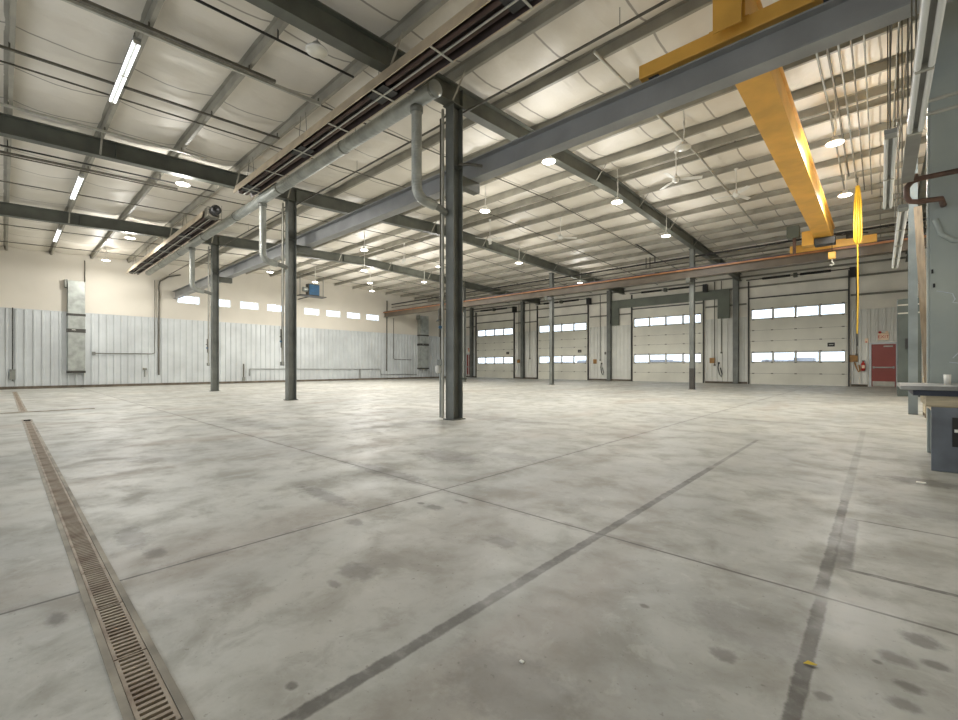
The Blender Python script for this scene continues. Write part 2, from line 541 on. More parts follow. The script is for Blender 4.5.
struct(rib_sheet('x', XL, 1, YF, YB, .13, 3.86).build('trim_1', M['panel']))
segs = [(XL + .05, -29.25), (-24.35, -21.98), (-16.95, -13.58), (-8.52, -6.12), (-1.18, -.5), (.73, XR - .03)]
k = 2
for a, b_ in segs:
    struct(rib_sheet('y', YB, -1, a, b_, .12, 4.17).build('trim_%d' % k, M['panel_back'])); k += 1
struct(rib_sheet('y', YB, -1, -.5, .73, 2.4, 4.17).build('trim_%d' % k, M['panel_back']))
k += 1
struct(MB().box(XL, YF, 0, XL + .12, YB, .13).build('baseboard_left', M['kerb']))
mb = MB()
for a, b_ in segs[:-1]: mb.box(a, YB - .1, 0, b_, YB, .12)
struct(mb.build('baseboard_back', M['kerb']))
# a thin cap line on top of the ribbed wainscot
struct(MB().box(XL, YF, 3.86, XL + .03, YB, 3.885).build('trim_%d' % k, M['panel'])); k += 1

# left wall windows
for i, (a, b_) in enumerate(WIN):
    f = MB()
    t = .045
    x0, x1 = XL - .1, XL + .012
    f.box(x0, a, WZ[0], x1, a + t, WZ[1]); f.box(x0, b_ - t, WZ[0], x1, b_, WZ[1])
    f.box(x0, a + t, WZ[0], x1, b_ - t, WZ[0] + t); f.box(x0, a + t, WZ[1] - t, x1, b_ - t, WZ[1])
    f.box(x0, b_ - .3, WZ[0] + t, x1 - .03, b_ - .275, WZ[1] - t)
    fo = struct(f.build('window_%d' % (i + 1), M['white']))
    MB().box(XL - .07, a + t, WZ[0] + t, XL - .064, b_ - t, WZ[1] - t).build('pane', M['glass'], fo)

# outside
g_ = MB().box(-90, YB + .17, -.12, 60, 150, -.05).box(-90, -90, -.12, 60, YF - .17, -.05).build('ground', M['ground']); struct(g_)
g_ = MB()
for kx in range(46):
    x = -88 + kx * 3.2
    g_.box(x, 120 + random.uniform(-3, 3), -.05, x + 3.4, 128, 1.6 + random.uniform(0, 1.6))
struct(g_.build('distant_treeline', M['hedge']))

# ---------------------------------------------------------------- steel frame
def ibeam_poly(w, h, tf, tw):
    return [(-w/2,0),(w/2,0),(w/2,tf),(tw/2,tf),(tw/2,h-tf),(w/2,h-tf),(w/2,h),(-w/2,h),(-w/2,h-tf),(-tw/2,h-tf),(-tw/2,tf),(-w/2,tf)]
RD = .43
raf_lab = {-21.65: 'dark steel roof beam over the farthest near-row column, close to the windowed wall',
           -14.1: 'dark steel roof beam over the middle column of the near row',
           -6.5: 'thick dark steel roof beam over the nearest column, crossing the whole roof',
           1.05: 'dark steel roof beam along the right wall above the pale hanging strips'}
for fx in FRAMES:
    t = thing('roof_rafter', raf_lab[fx], 'roof beam', 'roof rafters', (fx, RIDGE, 6.8))
    mb = MB()
    poly = ibeam_poly(.22, RD, .022, .02)
    n = len(poly)
    ysr = [YF + .02, RIDGE, YB - .02]
    vs = []
    for y in ysr:
        for a, h in poly: vs.append((a, y - RIDGE, zp(y) - .002 - RD + h - 6.8))
    fs = []
    for i in range(2):
        for q in range(n): fs.append((i*n+q, i*n+(q+1)%n, (i+1)*n+(q+1)%n, (i+1)*n+q))
    fs += [tuple(range(n)), tuple(range(2*n, 3*n))]
    mb.add(vs, fs); mb.build('beam', M['steel'], t)
    for y in (1.6, 6.17, 4.645, 9.22, 12.27, 15.5, 18.6, 21.7, 26.35):      # stiffeners and flange braces
        mb = MB().box(-.1, y + .3 - RIDGE, zp(y) - RD + .02 - 6.8, .1, y + .312 - RIDGE, zp(y) - .03 - 6.8)
        mb.build('stiffener', M['steel'], t)
        for sd in (-1, 1):
            MB().bar((sd * .1, y - RIDGE, zp(y) - RD + .02 - 6.8), (sd * .48, y - RIDGE, zp(y) + .06 - 6.8), .04, .006).build('flange_brace', M['purlin'], t)

# purlins: Z sections along X
low = sorted([p for p in PUR if p < RIDGE], reverse=True)
high = sorted([p for p in PUR if p > RIDGE])
for side, lst in (('left', low), ('right', high)):
    for i, y in enumerate(lst):
        z = zp(y)
        s_ = -1 if side == 'left' else 1
        poly = [(-.066 * s_, .018), (-.066 * s_, 0), (.003, 0), (.003, .19), (.066 * s_, .19), (.066 * s_, .2), (-.003, .2), (-.003, .006), (-.058 * s_, .006), (-.058 * s_, .018)]
        o = MB().ext([(a, h) for a, h in poly], 'x', XL - 0 + .02, XR - .02)
        where = 'on the slope towards the floor drain' if side == 'left' else 'on the slope towards the overhead doors'
        lab = 'grey steel roof purlin, %s from the ridge %s' % (ORD[i], where)
        tag(o.build('roof_purlin', M['purlin'], None, 0, (0, y, z + .001)), lab, 'purlin', 'roof purlins')

# bracing rods under the purlins, across the slope
rods = [(-28.3, 'beside the windowed wall'), (-24.9, 'between the windowed wall and the farthest near-row column'), (-19.1, 'midway between the farthest and the middle roof beams'),
        (-16.7, 'just beyond the middle roof beam'), (-11.6, 'just in front of the middle roof beam'), (-9.0, 'above the lit strip lamp nearest the camera'), (-3.9, 'pale, passing between the white ceiling fans')]
for x, wh in rods:
    m_ = M['pipe_light'] if x == -3.9 else M['pipe']
    r_ = .03 if x == -3.9 else .018
    pts = [(x, YF + .1, zp(YF + .1) - r_), (x, RIDGE, zp(RIDGE) - r_), (x, YB - .1, zp(YB - .1) - r_)]
    if x == -3.9: pts = [(x, 7.4, zp(7.4) - r_), (x, RIDGE, zp(RIDGE) - r_), (x, 22.0, zp(22) - r_)]
    tag(MB().tube(pts, r_, 8).build('roof_pipe', m_), 'thin pipe under the purlins, ' + wh, 'pipe', 'thin pipes crossing the purlins')

# heavier strut rails and a gas pipe on the drain side
def hung_rail(x, y0, y1, w, h, m_, label, name='strut_rail', drops=(), dz=.0):
    t = thing(name, label, 'rail', 'rails hung across the drain side roof', (x, y0, zp(y0) - .1))
    z0 = zp(y0) - .1
    MB().bar((0, 0, -dz), (0, y1 - y0, zp(y1) - .1 - z0 - dz), w, h).build('rail', m_, t)
    for d in drops:
        MB().box(-.012, d - y0 - .012, zp(d) - .1 - z0 - dz, .012, d - y0 + .012, zp(d) + .01 - z0).build('hanger', M['pipe'], t)
hung_rail(-8.72, -3.6, 3.6, .07, .05, M['pipe'], 'long grey double strut rail above the nearest lit strip lamp', drops=(-1.45, 1.595, 3.12))
hung_rail(-8.84, -3.6, 4.6, .05, .07, M['pipe_light'], 'pale strut rail running right beside the double rail near the camera', drops=(.07, 3.12, 4.55))
hung_rail(-10.9, -3.6, 4.6, .04, .04, M['pipe'], 'thin grey rail crossing behind the lower end of the nearest strip lamp', drops=(.07, 3.12, 4.55))
hung_rail(-13.3, -3.6, 3.7, .06, .045, M['pipe_light'], 'pale rail just in front of the middle roof beam', drops=(.07, 1.6, 3.12))
hung_rail(-16.25, -3.6, 3.7, .06, .05, M['pipe'], 'grey rail just beyond the middle roof beam, beside the second strip lamp', drops=(.07, 1.6, 3.12))
hung_rail(-22.6, -3.6, 4.2, .05, .05, M['pipe'], 'short grey rail beyond the farthest roof beam on the drain side', drops=(.07, 1.6, 3.12))
t = thing('gas_pipe', 'black pipe slanting overhead towards the nearest tube heater', 'pipe', None, (-7.45, -3.6, zp(-3.6) - .16))
z0 = zp(-3.6) - .16
MB().tube([(0, 0, 0), (0, 8.15, zp(4.55) - .16 - z0)], .022, 8).build('pipe', M['black_pipe'], t)
for d in (.07, 3.12):
    MB().box(-.01, d + 3.59, zp(d) - .16 - z0, .01, d + 3.61, zp(d) + .02 - z0).build('hanger', M['black_pipe'], t)
t = thing('gas_pipe', 'black pipe overhead reaching the burner of the far tube heater', 'pipe', None, (-15.6, -3.6, zp(-3.6) - .16))
MB().tube([(0, 0, 0), (0, 8.15, zp(4.55) - .16 - z0)], .022, 8).build('pipe', M['black_pipe'], t)
for d in (.07, 3.12):
    MB().box(-.01, d + 3.59, zp(d) - .16 - z0, .01, d + 3.61, zp(d) + .02 - z0).build('hanger', M['black_pipe'], t)

# columns ---------------------------------------------------------
def column(x, y, w, d, z1, label, m_=None, near=True):
    t = thing('steel_column', label, 'column', 'steel columns' if near else 'wall columns', (x, y, 0))
    m_ = m_ or M['column']
    mb = MB()
    tf = .018
    mb.box(-w/2, -d/2, .02, w/2, -d/2 + tf, z1); mb.box(-w/2, d/2 - tf, .02, w/2, d/2, z1)
    mb.box(-.008, -d/2 + tf, .02, .008, d/2 - tf, z1)
    mb.build('shaft', m_, t)
    if near:
        MB().box(-w/2 - .04, -d/2 - .04, 0, w/2 + .04, d/2 + .04, .02).build('base_plate', M['steel'], t)
        MB().box(-w/2 - .03, -d/2 - .05, z1 - .02, w/2 + .03, d/2 + .05, z1).build('cap_plate', M['steel'], t)
        for sx in (-1, 1):
            MB().box(sx * .012, -d/2 + tf, 5.2, sx * w/2, d/2 - tf, 5.212).build('stiffener', m_, t)
    return t
zt1 = zp(ROW1) - RD - .004; zt2 = zp(ROW2) - RD - .004
column(-6.5, ROW1, .23, .27, zt1, 'grey steel column nearest the camera, with pipes and a white filter bowl')
column(-14.1, ROW1, .23, .27, zt1, 'grey steel column of the near row, second from the camera')
column(-21.65, ROW1, .23, .27, zt1, 'grey steel column of the near row farthest from the camera')
c4 = column(-6.57, ROW2, .2, .22, zt2, 'grey steel column in front of the wide third overhead door, dark foot')
MB().box(-.104, -.114, .02, .104, .114, 1.0).build('dark_foot', M['dark_seam'], c4)
column(-14.42, ROW2, .2, .22, zt2, 'grey steel column in front of the second overhead door')
column(-21.75, ROW2, .2, .22, zt2, 'grey steel column of the far row hidden behind the nearest column')

# crane runways ------------------------------------------------------
def runway(name, y, x0, x1, zb, zt, w, m_, label, rail_m, bracket_x, by):
    t = thing(name, label, 'crane beam', 'crane runways', (x0, y, zb))
    poly = ibeam_poly(w, zt - zb, .025, .016)
    MB().ext(poly, 'x', 0, x1 - x0).build('beam', m_, t)
    MB().box(0, -.035, zt - zb, x1 - x0, .035, zt - zb + .06).build('rail', rail_m, t)
    for bx in bracket_x:
        MB().box(bx - x0 - .09, by - y, -.22, bx - x0 + .09, w / 2 + .02 if by < y else -w / 2 - .02, -.002).build('bracket', M['steel'], t)
    return t
runway('crane_runway', 6.85, XL + .02, XR - .03, 5.07, 5.5, .26, M['runway'], 'blue-grey crane beam running overhead along the near columns under the yellow crane', M['rail'],
       (-6.5, -14.1, -21.65), ROW1 + .14)
t = runway('crane_runway', 21.6, XL + .02, XR - .03, 5.2, 5.62, .26, M['runway_far'], 'brown crane beam with orange stripe in front of the overhead doors', M['rail'],
       (-6.57, -14.42, -21.75), ROW2 - .115)
MB().box(0, -.155, .33, XR - XL - .06, -.13, .4).build('conductor_bar', M['orange'], t)
for q in (6.1, 9.3, 14.2, 17.4, 22.5, 26.):
    MB().box(q, -.17, .4, q + .22, -.06, .47).build('bracket_clip', M['dark_seam'], t)

# yellow bridge crane ----------------------------------------------------
t = thing('bridge_crane', 'yellow overhead bridge crane spanning between the two crane beams', 'crane', None, (-1.54, 6.85, 5.56))
gz = .26
L = 21.6 - 6.85
mb = MB().box(-.2, -.1, gz, .2, L + .25, gz + .62)
mb.box(-.14, -.3, gz, .1, -.1, gz + .62)
mb.box(-.25, -.1, gz - .018, .25, L + .25, gz); mb.box(-.25, -.3, gz + .62, .25, L + .25, gz + .64)
mb.build('girder', M['yellow'], t, .006)
for nm, yy, xo in (('end_truck', 0, 0), ('end_truck', L, .1)):
    zz = 0 if yy == 0 else .12
    mb = MB().box(-1.25 + xo, yy - .11, .03 + zz, 1.35 + xo, yy + .11, gz - .018)
    if yy: mb = MB().box(-1.25 + xo, yy - .16, .068, 1.35 + xo, yy - .05, gz + .1).box(-1.25 + xo, yy + .05, .068, 1.35 + xo, yy + .16, gz + .1).box(-1.25 + xo, yy - .05, .15, 1.35 + xo, yy + .05, gz - .02)
    tr = mb.build(nm, M['yellow'], t, .012)
    for wx in (-1.05, 1.1):
        MB().lathe((wx + xo, yy, .12 + zz), [(0, -.05), (.12, -.05), (.12, .05), (0, .05)], 18, 'y').build('wheel', M['dark_seam'], tr)
# end plate and stops
MB().box(-.14, -.32, .06, .2, -.3, gz + .66).build('end_plate', M['yellow'], t)
# trolley, hoist and hook near the far end
tz = gz - .02
hb = MB().box(-.62, L - 1.5, gz - .25, -.26, L - 1.02, gz + .28).build('hoist_drum', M['yellow'], t, .02)
MB().box(-.25, L - 1.5, gz - .3, .35, L - 1.1, gz - .05).build('trolley', M['dark_seam'], t, .01)
MB().tube([(.25, L - 1.3, gz - .3), (.25, L - 1.3, gz - .62)], .012, 8).build('hoist_rope', M['black_pipe'], t)
hk = MB().box(.14, L - 1.37, gz - .84, .36, L - 1.23, gz - .58).build('hook_block', M['yellow'], t, .03)
MB().tube([(.25, L - 1.3, gz - .84), (.25, L - 1.3, gz - .94), (.31, L - 1.3, gz - 1.02), (.25, L - 1.3, gz - 1.08), (.18, L - 1.3, gz - 1.03)], .022, 8).build('hook', M['pipe_light'], hk)
MB().box(-1.02, L - .45, -.02, -.92, L - .35, .75).build('motor_post', M['rust_pipe'], t)
MB().box(-1.2, L - .62, .6, -.8, L - .2, 1.06).build('control_box', M['greenframe'], t, .01)
MB().lathe((.75, L - .16, .42), [(0, -.16), (.1, -.16), (.11, .1), (0, .12)], 14, 'x').build('drive_motor', M['dark_seam'], t)
MB().tube([(.3, L - .3, .5), (.5, L - .5, .42), (.95, L - .5, .46), (1.2, L - .3, .4)], .025, 8).build('drive_cable', M['black'], t)
# pendant and its yellow cable bundle
t = thing('crane_pendant', 'yellow crane cable bundle and long pendant cord hanging before the last door', 'crane control', None, (-.54, 18.6, 6.9))
mb = MB()
for q in range(12):
    a = q * .9
    r0 = .03; r1 = .1 if q % 2 else .05
    mb.tube([(r0*math.cos(a), r0*math.sin(a), .0), (r1*.8*math.cos(a), r1*.8*math.sin(a), -.5), (r1*math.cos(a), r1*math.sin(a), -1.3), (r1*.9*math.cos(a), r1*.9*math.sin(a), -1.75), (r0*math.cos(a), r0*math.sin(a), -1.85)], .024, 7)
mb.build('cable_bundle', M['yellow_bright'], t)
MB().tube([(0, 0, -1.83), (.01, 0, -3.6), (-.01, 0, -4.75)], .022, 8).build('pendant_cord', M['yellow_bright'], t)
MB().tube([(-.01, 0, -4.7), (-.01, 0, -5.15)], .02, 8).build('pendant_handset', M['black'], t)
MB().box(-.02, -.02, 0, .02, .02, zp(18.6) - 6.9 + .02).build('hanger', M['pipe'], t)

# ---------------------------------------------------------------- tube heaters on the drain side
def heater(x0, x1, y, z, burner, label):
    t = thing('tube_heater', label, 'heater', 'radiant tube heaters', (x0, y, z))
    L = x1 - x0
    poly = [(-.25, 0), (-.232, 0), (-.18, .21), (.18, .21), (.232, 0), (.25, 0), (.195, .225), (-.195, .225)]
    mb = MB()
    ring = poly
    mb.add([(0, a, h) for a, h in ring] + [(L, a, h) for a, h in ring], [(i, (i+1) % 8, 8 + (i+1) % 8, 8 + i) for i in range(8)])
    mb.build('reflector', M['reflector'], t)
    lp = [(-.226, .003), (-.175, .2), (.175, .2), (.226, .003)]
    MB().box(.05, -.012, .0, L - .05, .012, .02).build('center_rail', M['pipe_light'], t)
    MB().add([(.01, a, h) for a, h in lp] + [(L - .01, a, h) for a, h in lp], [(i, i+1, 5 + i, 4 + i) for i in range(3)]).build('inner_shade_sheet', M['inner_shade'], t)  # dark sheet painting the shade under the reflector
    for yy in (-.09, .09):
        MB().tube([(.05, yy, .08), (L - .05, yy, .08)], .05, 12).build('radiant_tube', M['heater_in'], t)
    MB().tube([(L - .05 if burner == 'low' else .05, yy, .08) for yy in (-.09, 0, .09)], .05, 10).build('return_bend', M['heater_in'], t)
    k = 0
    q = .6
    while q < L:
        MB().box(q, -.24, -.006, q + .035, .24, .006).build('cross_bar', M['pipe_light'], t)
        if k % 2 == 0:
            zc = zp(y) + .02 - z
            for s_ in (-1, 1):
                MB().tube([(q + .02, s_ * .1, .2), (q + .02 + s_ * .12, 0, zc)], .006, 5).build('hanger_chain', M['pipe'], t)
            mb = MB().box(q - .25, -.16, .02, q + .25, .16, .14)
            mb.build('tube_coupling', M['black'], t)
        q += 1.55; k += 1
    bx = -.36 if burner == 'low' else L
    b_ = MB().box(bx, -.17, -.02, bx + .36, .17, .3).build('burner_box', M['pipe'], t, .02)
    MB().lathe((bx + (-.14 if burner == 'low' else .5), 0, .16), [(0, -.13), (.15, -.13), (.15, .13), (.05, .13), (.05, .1), (0, .1)], 16, 'x').build('blower', M['black'], b_)
heater(-29.2, -16.3, 4.62, 5.96, 'high', 'long tube heater over the windowed wall end, burner with black blower')
heater(-13.4, -1.0, 4.62, 5.96, 'high', 'long tube heater nearest the camera, open side showing dark tubes')

# galvanised duct and its drops ----------------------------------------
t = thing('spiral_duct', 'long round galvanised duct running along the near column row', 'duct', None, (-29.8, 5.42, 6.25))
Ld = 29.8 - 6.1
mb = MB().tube([(0, 0, 0), (Ld, 0, 0)], .14, 24, True)
mb.build('duct', M['spiral_x'], t)
for q in (3, 6.5, 10, 13.5, 17, 20.5, Ld - .02):
    MB().lathe((q, 0, 0), [(.14, -.03), (.152, -.03), (.152, .03), (.14, .03)], 24, 'x').build('joint_band', M['galv_dark'], t)
MB().lathe((Ld, 0, 0), [(.15, 0), (.15, .05), (.05, .07), (0, .07)], 24, 'x').build('end_cap', M['galv'], t)
for q in (1.5, 7., 12., 16.5, 21.):
    MB().tube([(q, 0, .14), (q, 0, zp(5.42) + .2 - 6.25)], .006, 5).build('hanger_rod', M['pipe'], t)
def drop(x, label, zb):
    t = thing('duct_drop', label, 'duct', 'vertical duct drops', (x, 5.42, 6.12))
    zb -= 6.12
    pts = [(0, 0, .02), (0, 0, zb + .3)]
    for k in range(1, 6):
        a = k / 5 * math.pi / 2
        pts.append((.04 * (1 - math.cos(a)), .24 * (1 - math.cos(a)), zb + .3 - .26 * math.sin(a)))
    pts.append((.05, .42, zb + .02))
    MB().tube(pts, .1, 16).build('pipe', M['spiral_z'], t)
    MB().lathe((0, 0, -.1), [(.1, 0), (.125, 0), (.125, .1), (.1, .12)], 16).build('collar', M['galv_dark'], t)
    MB().tube([(.05, .41, zb + .02), (.05, .56, zb), (.06, .72, zb - .06)], .07, 10).build('hose_end', M['galv_dark'], t)
drop(-6.62, 'round duct drop with an elbow beside the nearest column', 4.3)
drop(-14.05, 'round duct drop beside the middle column of the near row', 4.3)
drop(-21.5, 'round duct drop beside the farthest near-row column', 4.3)

# pipes along the near column row, and along the far row
t = thing('conduit_run', 'long dark conduit fixed along the tops of the near columns', 'pipe', None, (XL + .1, ROW1 + .2, 6.41))
MB().tube([(0, 0, 0), (XR - XL - .2, 0, 0)], .022, 8).build('conduit', M['pipe'], t)
for q in (12.2, 20., 27.5, 30.):
    MB().tube([(q, 0, 0), (q, 0, .3)], .006, 5).build('hanger_rod', M['pipe'], t)
for z, r_, lab in ((6.33, .045, 'upper dark pipe running along the far column row'), (6.08, .035, 'lower dark pipe running along the far column row')):
    t = thing('water_pipe', lab, 'pipe', None, (XL + .1, ROW2 + .17, z))
    MB().tube([(0, 0, 0), (XR - XL - .2, 0, 0)], r_, 8).build('pipe', M['black_pipe'] if z > 6.2 else M['pipe'], t)
    for q in (8.9, 16.2, 24.):
        MB().box(q - .06, -.055, -.02, q + .06, 0, .02).build('clamp', M['steel'], t)
t = thing('pipe_riser', 'dark pipe riser loop beside the column before the third overhead door', 'pipe', None, (-8.4, ROW2 + .2, 6.3))
MB().tube([(0, 0, 0), (0, 0, .34), (.02, -1.6, .45), (.02, -2.4, .47)], .03, 8).build('pipe', M['black_pipe'], t)
for q in (-.45, -.25):
    MB().tube([(q, 0, -.2), (q, 0, .36)], .025, 8).build('stub', M['black_pipe'], t)

# air drops on the near row columns ------------------------------------
def airdrop(cx, label, detail=True):
    x = cx - .15; y = ROW1 - .2
    t = thing('air_line', label, 'pipe', 'air and power lines on the near columns', (x, y, 0))
    MB().tube([(.015, 0, 1.15 if not detail else .03), (.015, 0, 6.38)], .03, 8).build('pipe', M['pipe_light'], t)
    MB().tube([(-.05, .0, 1.2), (-.05, 0, 6.2), (-.05, .2, 6.38)], .02, 8).build('conduit', M['pipe'], t)
    MB().box(-.11, -.04, 1.12, .02, .04, 1.24).build('junction_box', M['galv_dark'], t)
    MB().tube([(-.16, 0, 2.05), (.045, -.1, 2.05)], .02, 8).build('valve', M['dark_seam'], t)
    MB().tube([(-.05, -.02, 1.7), (-.05, -.03, 2.3)], .028, 8).build('regulator', M['pipe'], t)
    MB().tube([(-.02, -.05, 1.9), (.02, -.07, 1.9)], .035, 10).build('gauge', M['blue'], t)
    if detail:
        MB().lathe((-.06, -.06, .95), [(0, 0), (.045, .01), (.055, .05), (.055, .14), (.03, .17), (0, .17)], 14).build('filter_bowl', M['white'], t)
        MB().tube([(-.06, 0, 1.2), (-.06, 0, .04)], .022, 8).build('lower_pipe', M['galv'], t)
        pass
    return t
airdrop(-6.5, 'air pipes with valves and white filter bowl on the nearest column')
airdrop(-14.1, 'air pipes with valves on the middle column of the near row', False)
airdrop(-21.65, 'air pipes with valves on the farthest near-row column', False)
t = thing('hose_bib', 'small green valve low on the nearest column', 'valve', None, (-6.38, ROW1 + .05, .85))
MB().tube([(0, 0, 0), (.14, 0, 0)], .018, 8).build('stub', M['greenframe'], t)
MB().lathe((.14, 0, 0), [(0, -.01), (.035, -.01), (.035, .02), (0, .02)], 12, 'x').build('handle', M['greenframe'], t)
t = thing('bracket_arm', 'short grey pipe arm sticking out near the top of the nearest column', 'bracket', None, (-6.385, ROW1 + .02, 5.25))
MB().tube([(0, 0, 0), (.2, .1, -.02), (.42, .25, -.08)], .03, 8).build('arm', M['pipe'], t)

# ---------------------------------------------------------------- lamps
def highbay_proto(lit):
    t = thing('high_bay_lamp', 'x', 'lamp', 'round high bay lamps' , (0, 0, 6.3))
    MB().lathe((0, 0, 0), [(0, .13), (.06, .13), (.07, .06), (.14, .045), (.172, .018), (.176, -.005), (.16, -.005)], 26).build('housing', M['white'], t)
    MB().lathe((0, 0, 0), [(.16, -.004), (.155, -.016), (0, -.02)], 26).build('lens', M['lit'] if lit else M['lens_off'], t)
    return t
def hb(proto, x, y, label, used):
    z = 6.3
    if used: o = copy_tree(proto, (x, y, z), label)
    else:
        o = proto; o.location = (x, y, z); o['label'] = label
    top = zp(y) + DECK - .03 - z
    MB().tube([(0, 0, .13), (.02, .02, .13 + (top - .13) * .5), (0, 0, top)], .012, 6).build('cord', M['white'], o)
    return o
pl = highbay_proto(True); pu = highbay_proto(False)
LIT = [(-14.66, 3.47, 'lit round high bay lamp over the middle roof beam on the drain side'),
       (-22.42, 3.48, 'lit round high bay lamp over the farthest roof beam on the drain side'),
       (-6.2, 9.37, 'lit round high bay lamp just right of the nearest column, below the crane beam'),
       (-6.14, 13.15, 'lit round high bay lamp under the ridge on the nearest roof beam'),
       (-6.3, 17.88, 'lit round high bay lamp on the nearest roof beam before the far column'),
       (-.78, 13.11, 'lit round high bay lamp right of the yellow girder, nearer one'),
       (-.79, 17.3, 'lit round high bay lamp right of the yellow girder, farther one beside the yellow bundle'),
       (-9.76, 10.92, 'lit round high bay lamp close right of the nearest column near its top'),
       (-13.4, 17.55, 'lit round high bay lamp right of the nearest column over the second far column'),
       (-17.02, 10.92, 'lit round high bay lamp upper of the pair between the middle and nearest columns'),
       (-20.64, 13.25, 'lit round high bay lamp on the farthest beam, lower of the pair by the ridge'),
       (-23.5, 15.5, 'lit round high bay lamp beyond the farthest beam, under the paired lamps'),
       (-20.76, 17.58, 'lit round high bay lamp left of the nearest column on the farthest beam'),
       (-16.99, 15.41, 'lit round high bay lamp touching the left edge of the nearest column in view'),
       (-13.83, 24.38, 'lit round high bay lamp behind the brown crane beam by the second far column'),
       (-24.82, 9.96, 'lit round high bay lamp right of the farthest near-row column'),
       (-25.72, 13.02, 'lit round high bay lamp above the blue fan heater'),
       (-25.9, 17.25, 'lit round high bay lamp close to the windowed wall past the blue fan heater'),
       (-28., 3.4, 'lit round high bay lamp nearest the windowed wall on the drain side')]
for i, (x, y, lab) in enumerate(LIT):
    o = hb(pl, x, y, lab, i > 0)
for i, (x, y, lab) in enumerate([(-6.85, 3.5, 'unlit round high bay lamp hanging beside the nearest roof beam, top of view'),
                                 (-3.46, 10.96, 'unlit round high bay lamp left of the yellow girder, by a white fan')]):
    hb(pu, x, y, lab, i > 0)
for i, (x, y, lab) in enumerate(LIT):
    ld = bpy.data.lights.new('lamp_light', 'POINT'); ld.energy = HB_GLOW; ld.color = LAMP_COL; ld.shadow_soft_size = .2
    lo = bpy.data.objects.new('lamp_light', ld); COL.objects.link(lo); lo.location = (x, y, 6.3 - .26)
    ld = bpy.data.lights.new('lamp_light', 'AREA'); ld.shape = 'DISK'; ld.size = .4; ld.energy = HB_DOWN; ld.color = LAMP_COL
    lo = bpy.data.objects.new('lamp_light', ld); COL.objects.link(lo); lo.location = (x, y, 6.3 - .05)

def strip(x0, y, label, lit=True, grp='lit strip lamps on the drain side', z=None, along='x', L=2.42, name='strip_lamp', two=True, susp=True):
    if z is None: z = zp(y) - .2
    t = thing(name, label, 'lamp', grp, (x0, y, z))
    hw = .055; tw = .036
    def B(u0, v0, z0, u1, v1, z1): return MB().box(u0, v0, z0, u1, v1, z1) if along == 'x' else MB().box(v0, u0, z0, v1, u1, z1)
    B(0, -hw, 0, L, hw, .05).build('housing', M['strip_body'], t)
    tm = M['tube_lit'] if lit else M['tube_off']
    if two:
        for v in (-tw, tw):
            for (a, b_) in ((.03, L/2 - .02), (L/2 + .02, L - .03)):
                pts = [(a, v, -.025), (b_, v, -.025)] if along == 'x' else [(v, a, -.025), (v, b_, -.025)]
                MB().tube(pts, .02, 10).build('tube', tm, t)
        for a in (0, L/2 - .02, L - .03):
            B(a, -hw + .005, -.05, a + .03, hw - .005, .0).build('lamp_holder', M['pipe_light'], t)
    if susp:
        top = zp(y if along == 'x' else y + L / 2) + .03 - z
        for a in (.2 if lit else .55, L - .2):
            tz_ = (zp(y) if along == 'x' else zp(y + a)) + .03 - z
            pts = [(a, 0, .05), (a, 0, tz_)] if along == 'x' else [(0, a, .05), (0, a, tz_)]
            MB().tube(pts, .008, 5).build('suspension_wire', M['pipe'], t)
    return t
for x0, lab in ((-11.42, 'lit twin tube strip lamp nearest the camera, upper left'), (-18.98, 'lit twin tube strip lamp in the middle of the drain side'),
                (-26.0, 'lit twin tube strip lamp farthest away by the left wall')):
    strip(x0, 1.49, lab)
    ld = bpy.data.lights.new('lamp_light', 'AREA'); ld.shape = 'RECTANGLE'; ld.size = 2.3; ld.size_y = .15; ld.energy = STRIP_POWER; ld.color = (.97, .99, 1)
    lo = bpy.data.objects.new('lamp_light', ld); COL.objects.link(lo); lo.location = (x0 + 1.2, 1.49, zp(1.49) - .27)

# ceiling fans
def fan(x, y, z, rot, label):
    t = thing('ceiling_fan', label, 'fan', 'white ceiling fans', (x, y, z))
    t.rotation_euler = (0, 0, R(rot))
    MB().lathe((0, 0, 0), [(0, -.07), (.07, -.06), (.1, 0), (.09, .06), (.03, .1), (.03, .16), (0, .17)], 16).build('motor', M['white'], t)
    MB().tube([(0, 0, .15), (0, 0, zp(y) + .02 - z)], .014, 8).build('down_rod', M['white'], t)
    MB().lathe((0, 0, zp(y) - z - .06), [(.02, -.02), (.06, .06)], 12).build('canopy', M['white'], t)
    for k in range(3):
        a = k * 2 * math.pi / 3
        ca, sa = math.cos(a), math.sin(a)
        def P(u, v, w): return (u * ca - v * sa, u * sa + v * ca, w)
        vs = [P(.1, -.03, .01), P(.1, .03, 0), P(.3, .07, -.012), P(.3, -.07, .012), P(.68, .06, -.02), P(.68, -.06, .006)]
        vs2 = [(a_, b_, c_ + .008) for a_, b_, c_ in vs]
        MB().add(vs + vs2, [(0,1,2,3),(3,2,4,5),(6,9,8,7),(9,11,10,8),(0,6,7,1),(1,7,8,2),(2,8,10,4),(4,10,11,5),(5,11,9,3),(3,9,6,0)]).build('blade', M['white'], t)
fan(-4.3, 13.0, 6.42, 25, 'white three-blade ceiling fan left of the yellow girder, the nearest')
fan(-3.3, 15.4, 6.42, 70, 'white three-blade ceiling fan close to the pale pipe by the girder')
fan(-12.1, 13.85, 6.42, 10, 'white three-blade ceiling fan just right of the nearest column')
fan(-9.75, 15.6, 6.42, 45, 'white three-blade ceiling fan midway to the far roof beam column')
fan(-17.6, 13.6, 6.42, 30, 'small distant white ceiling fan left of the nearest column')

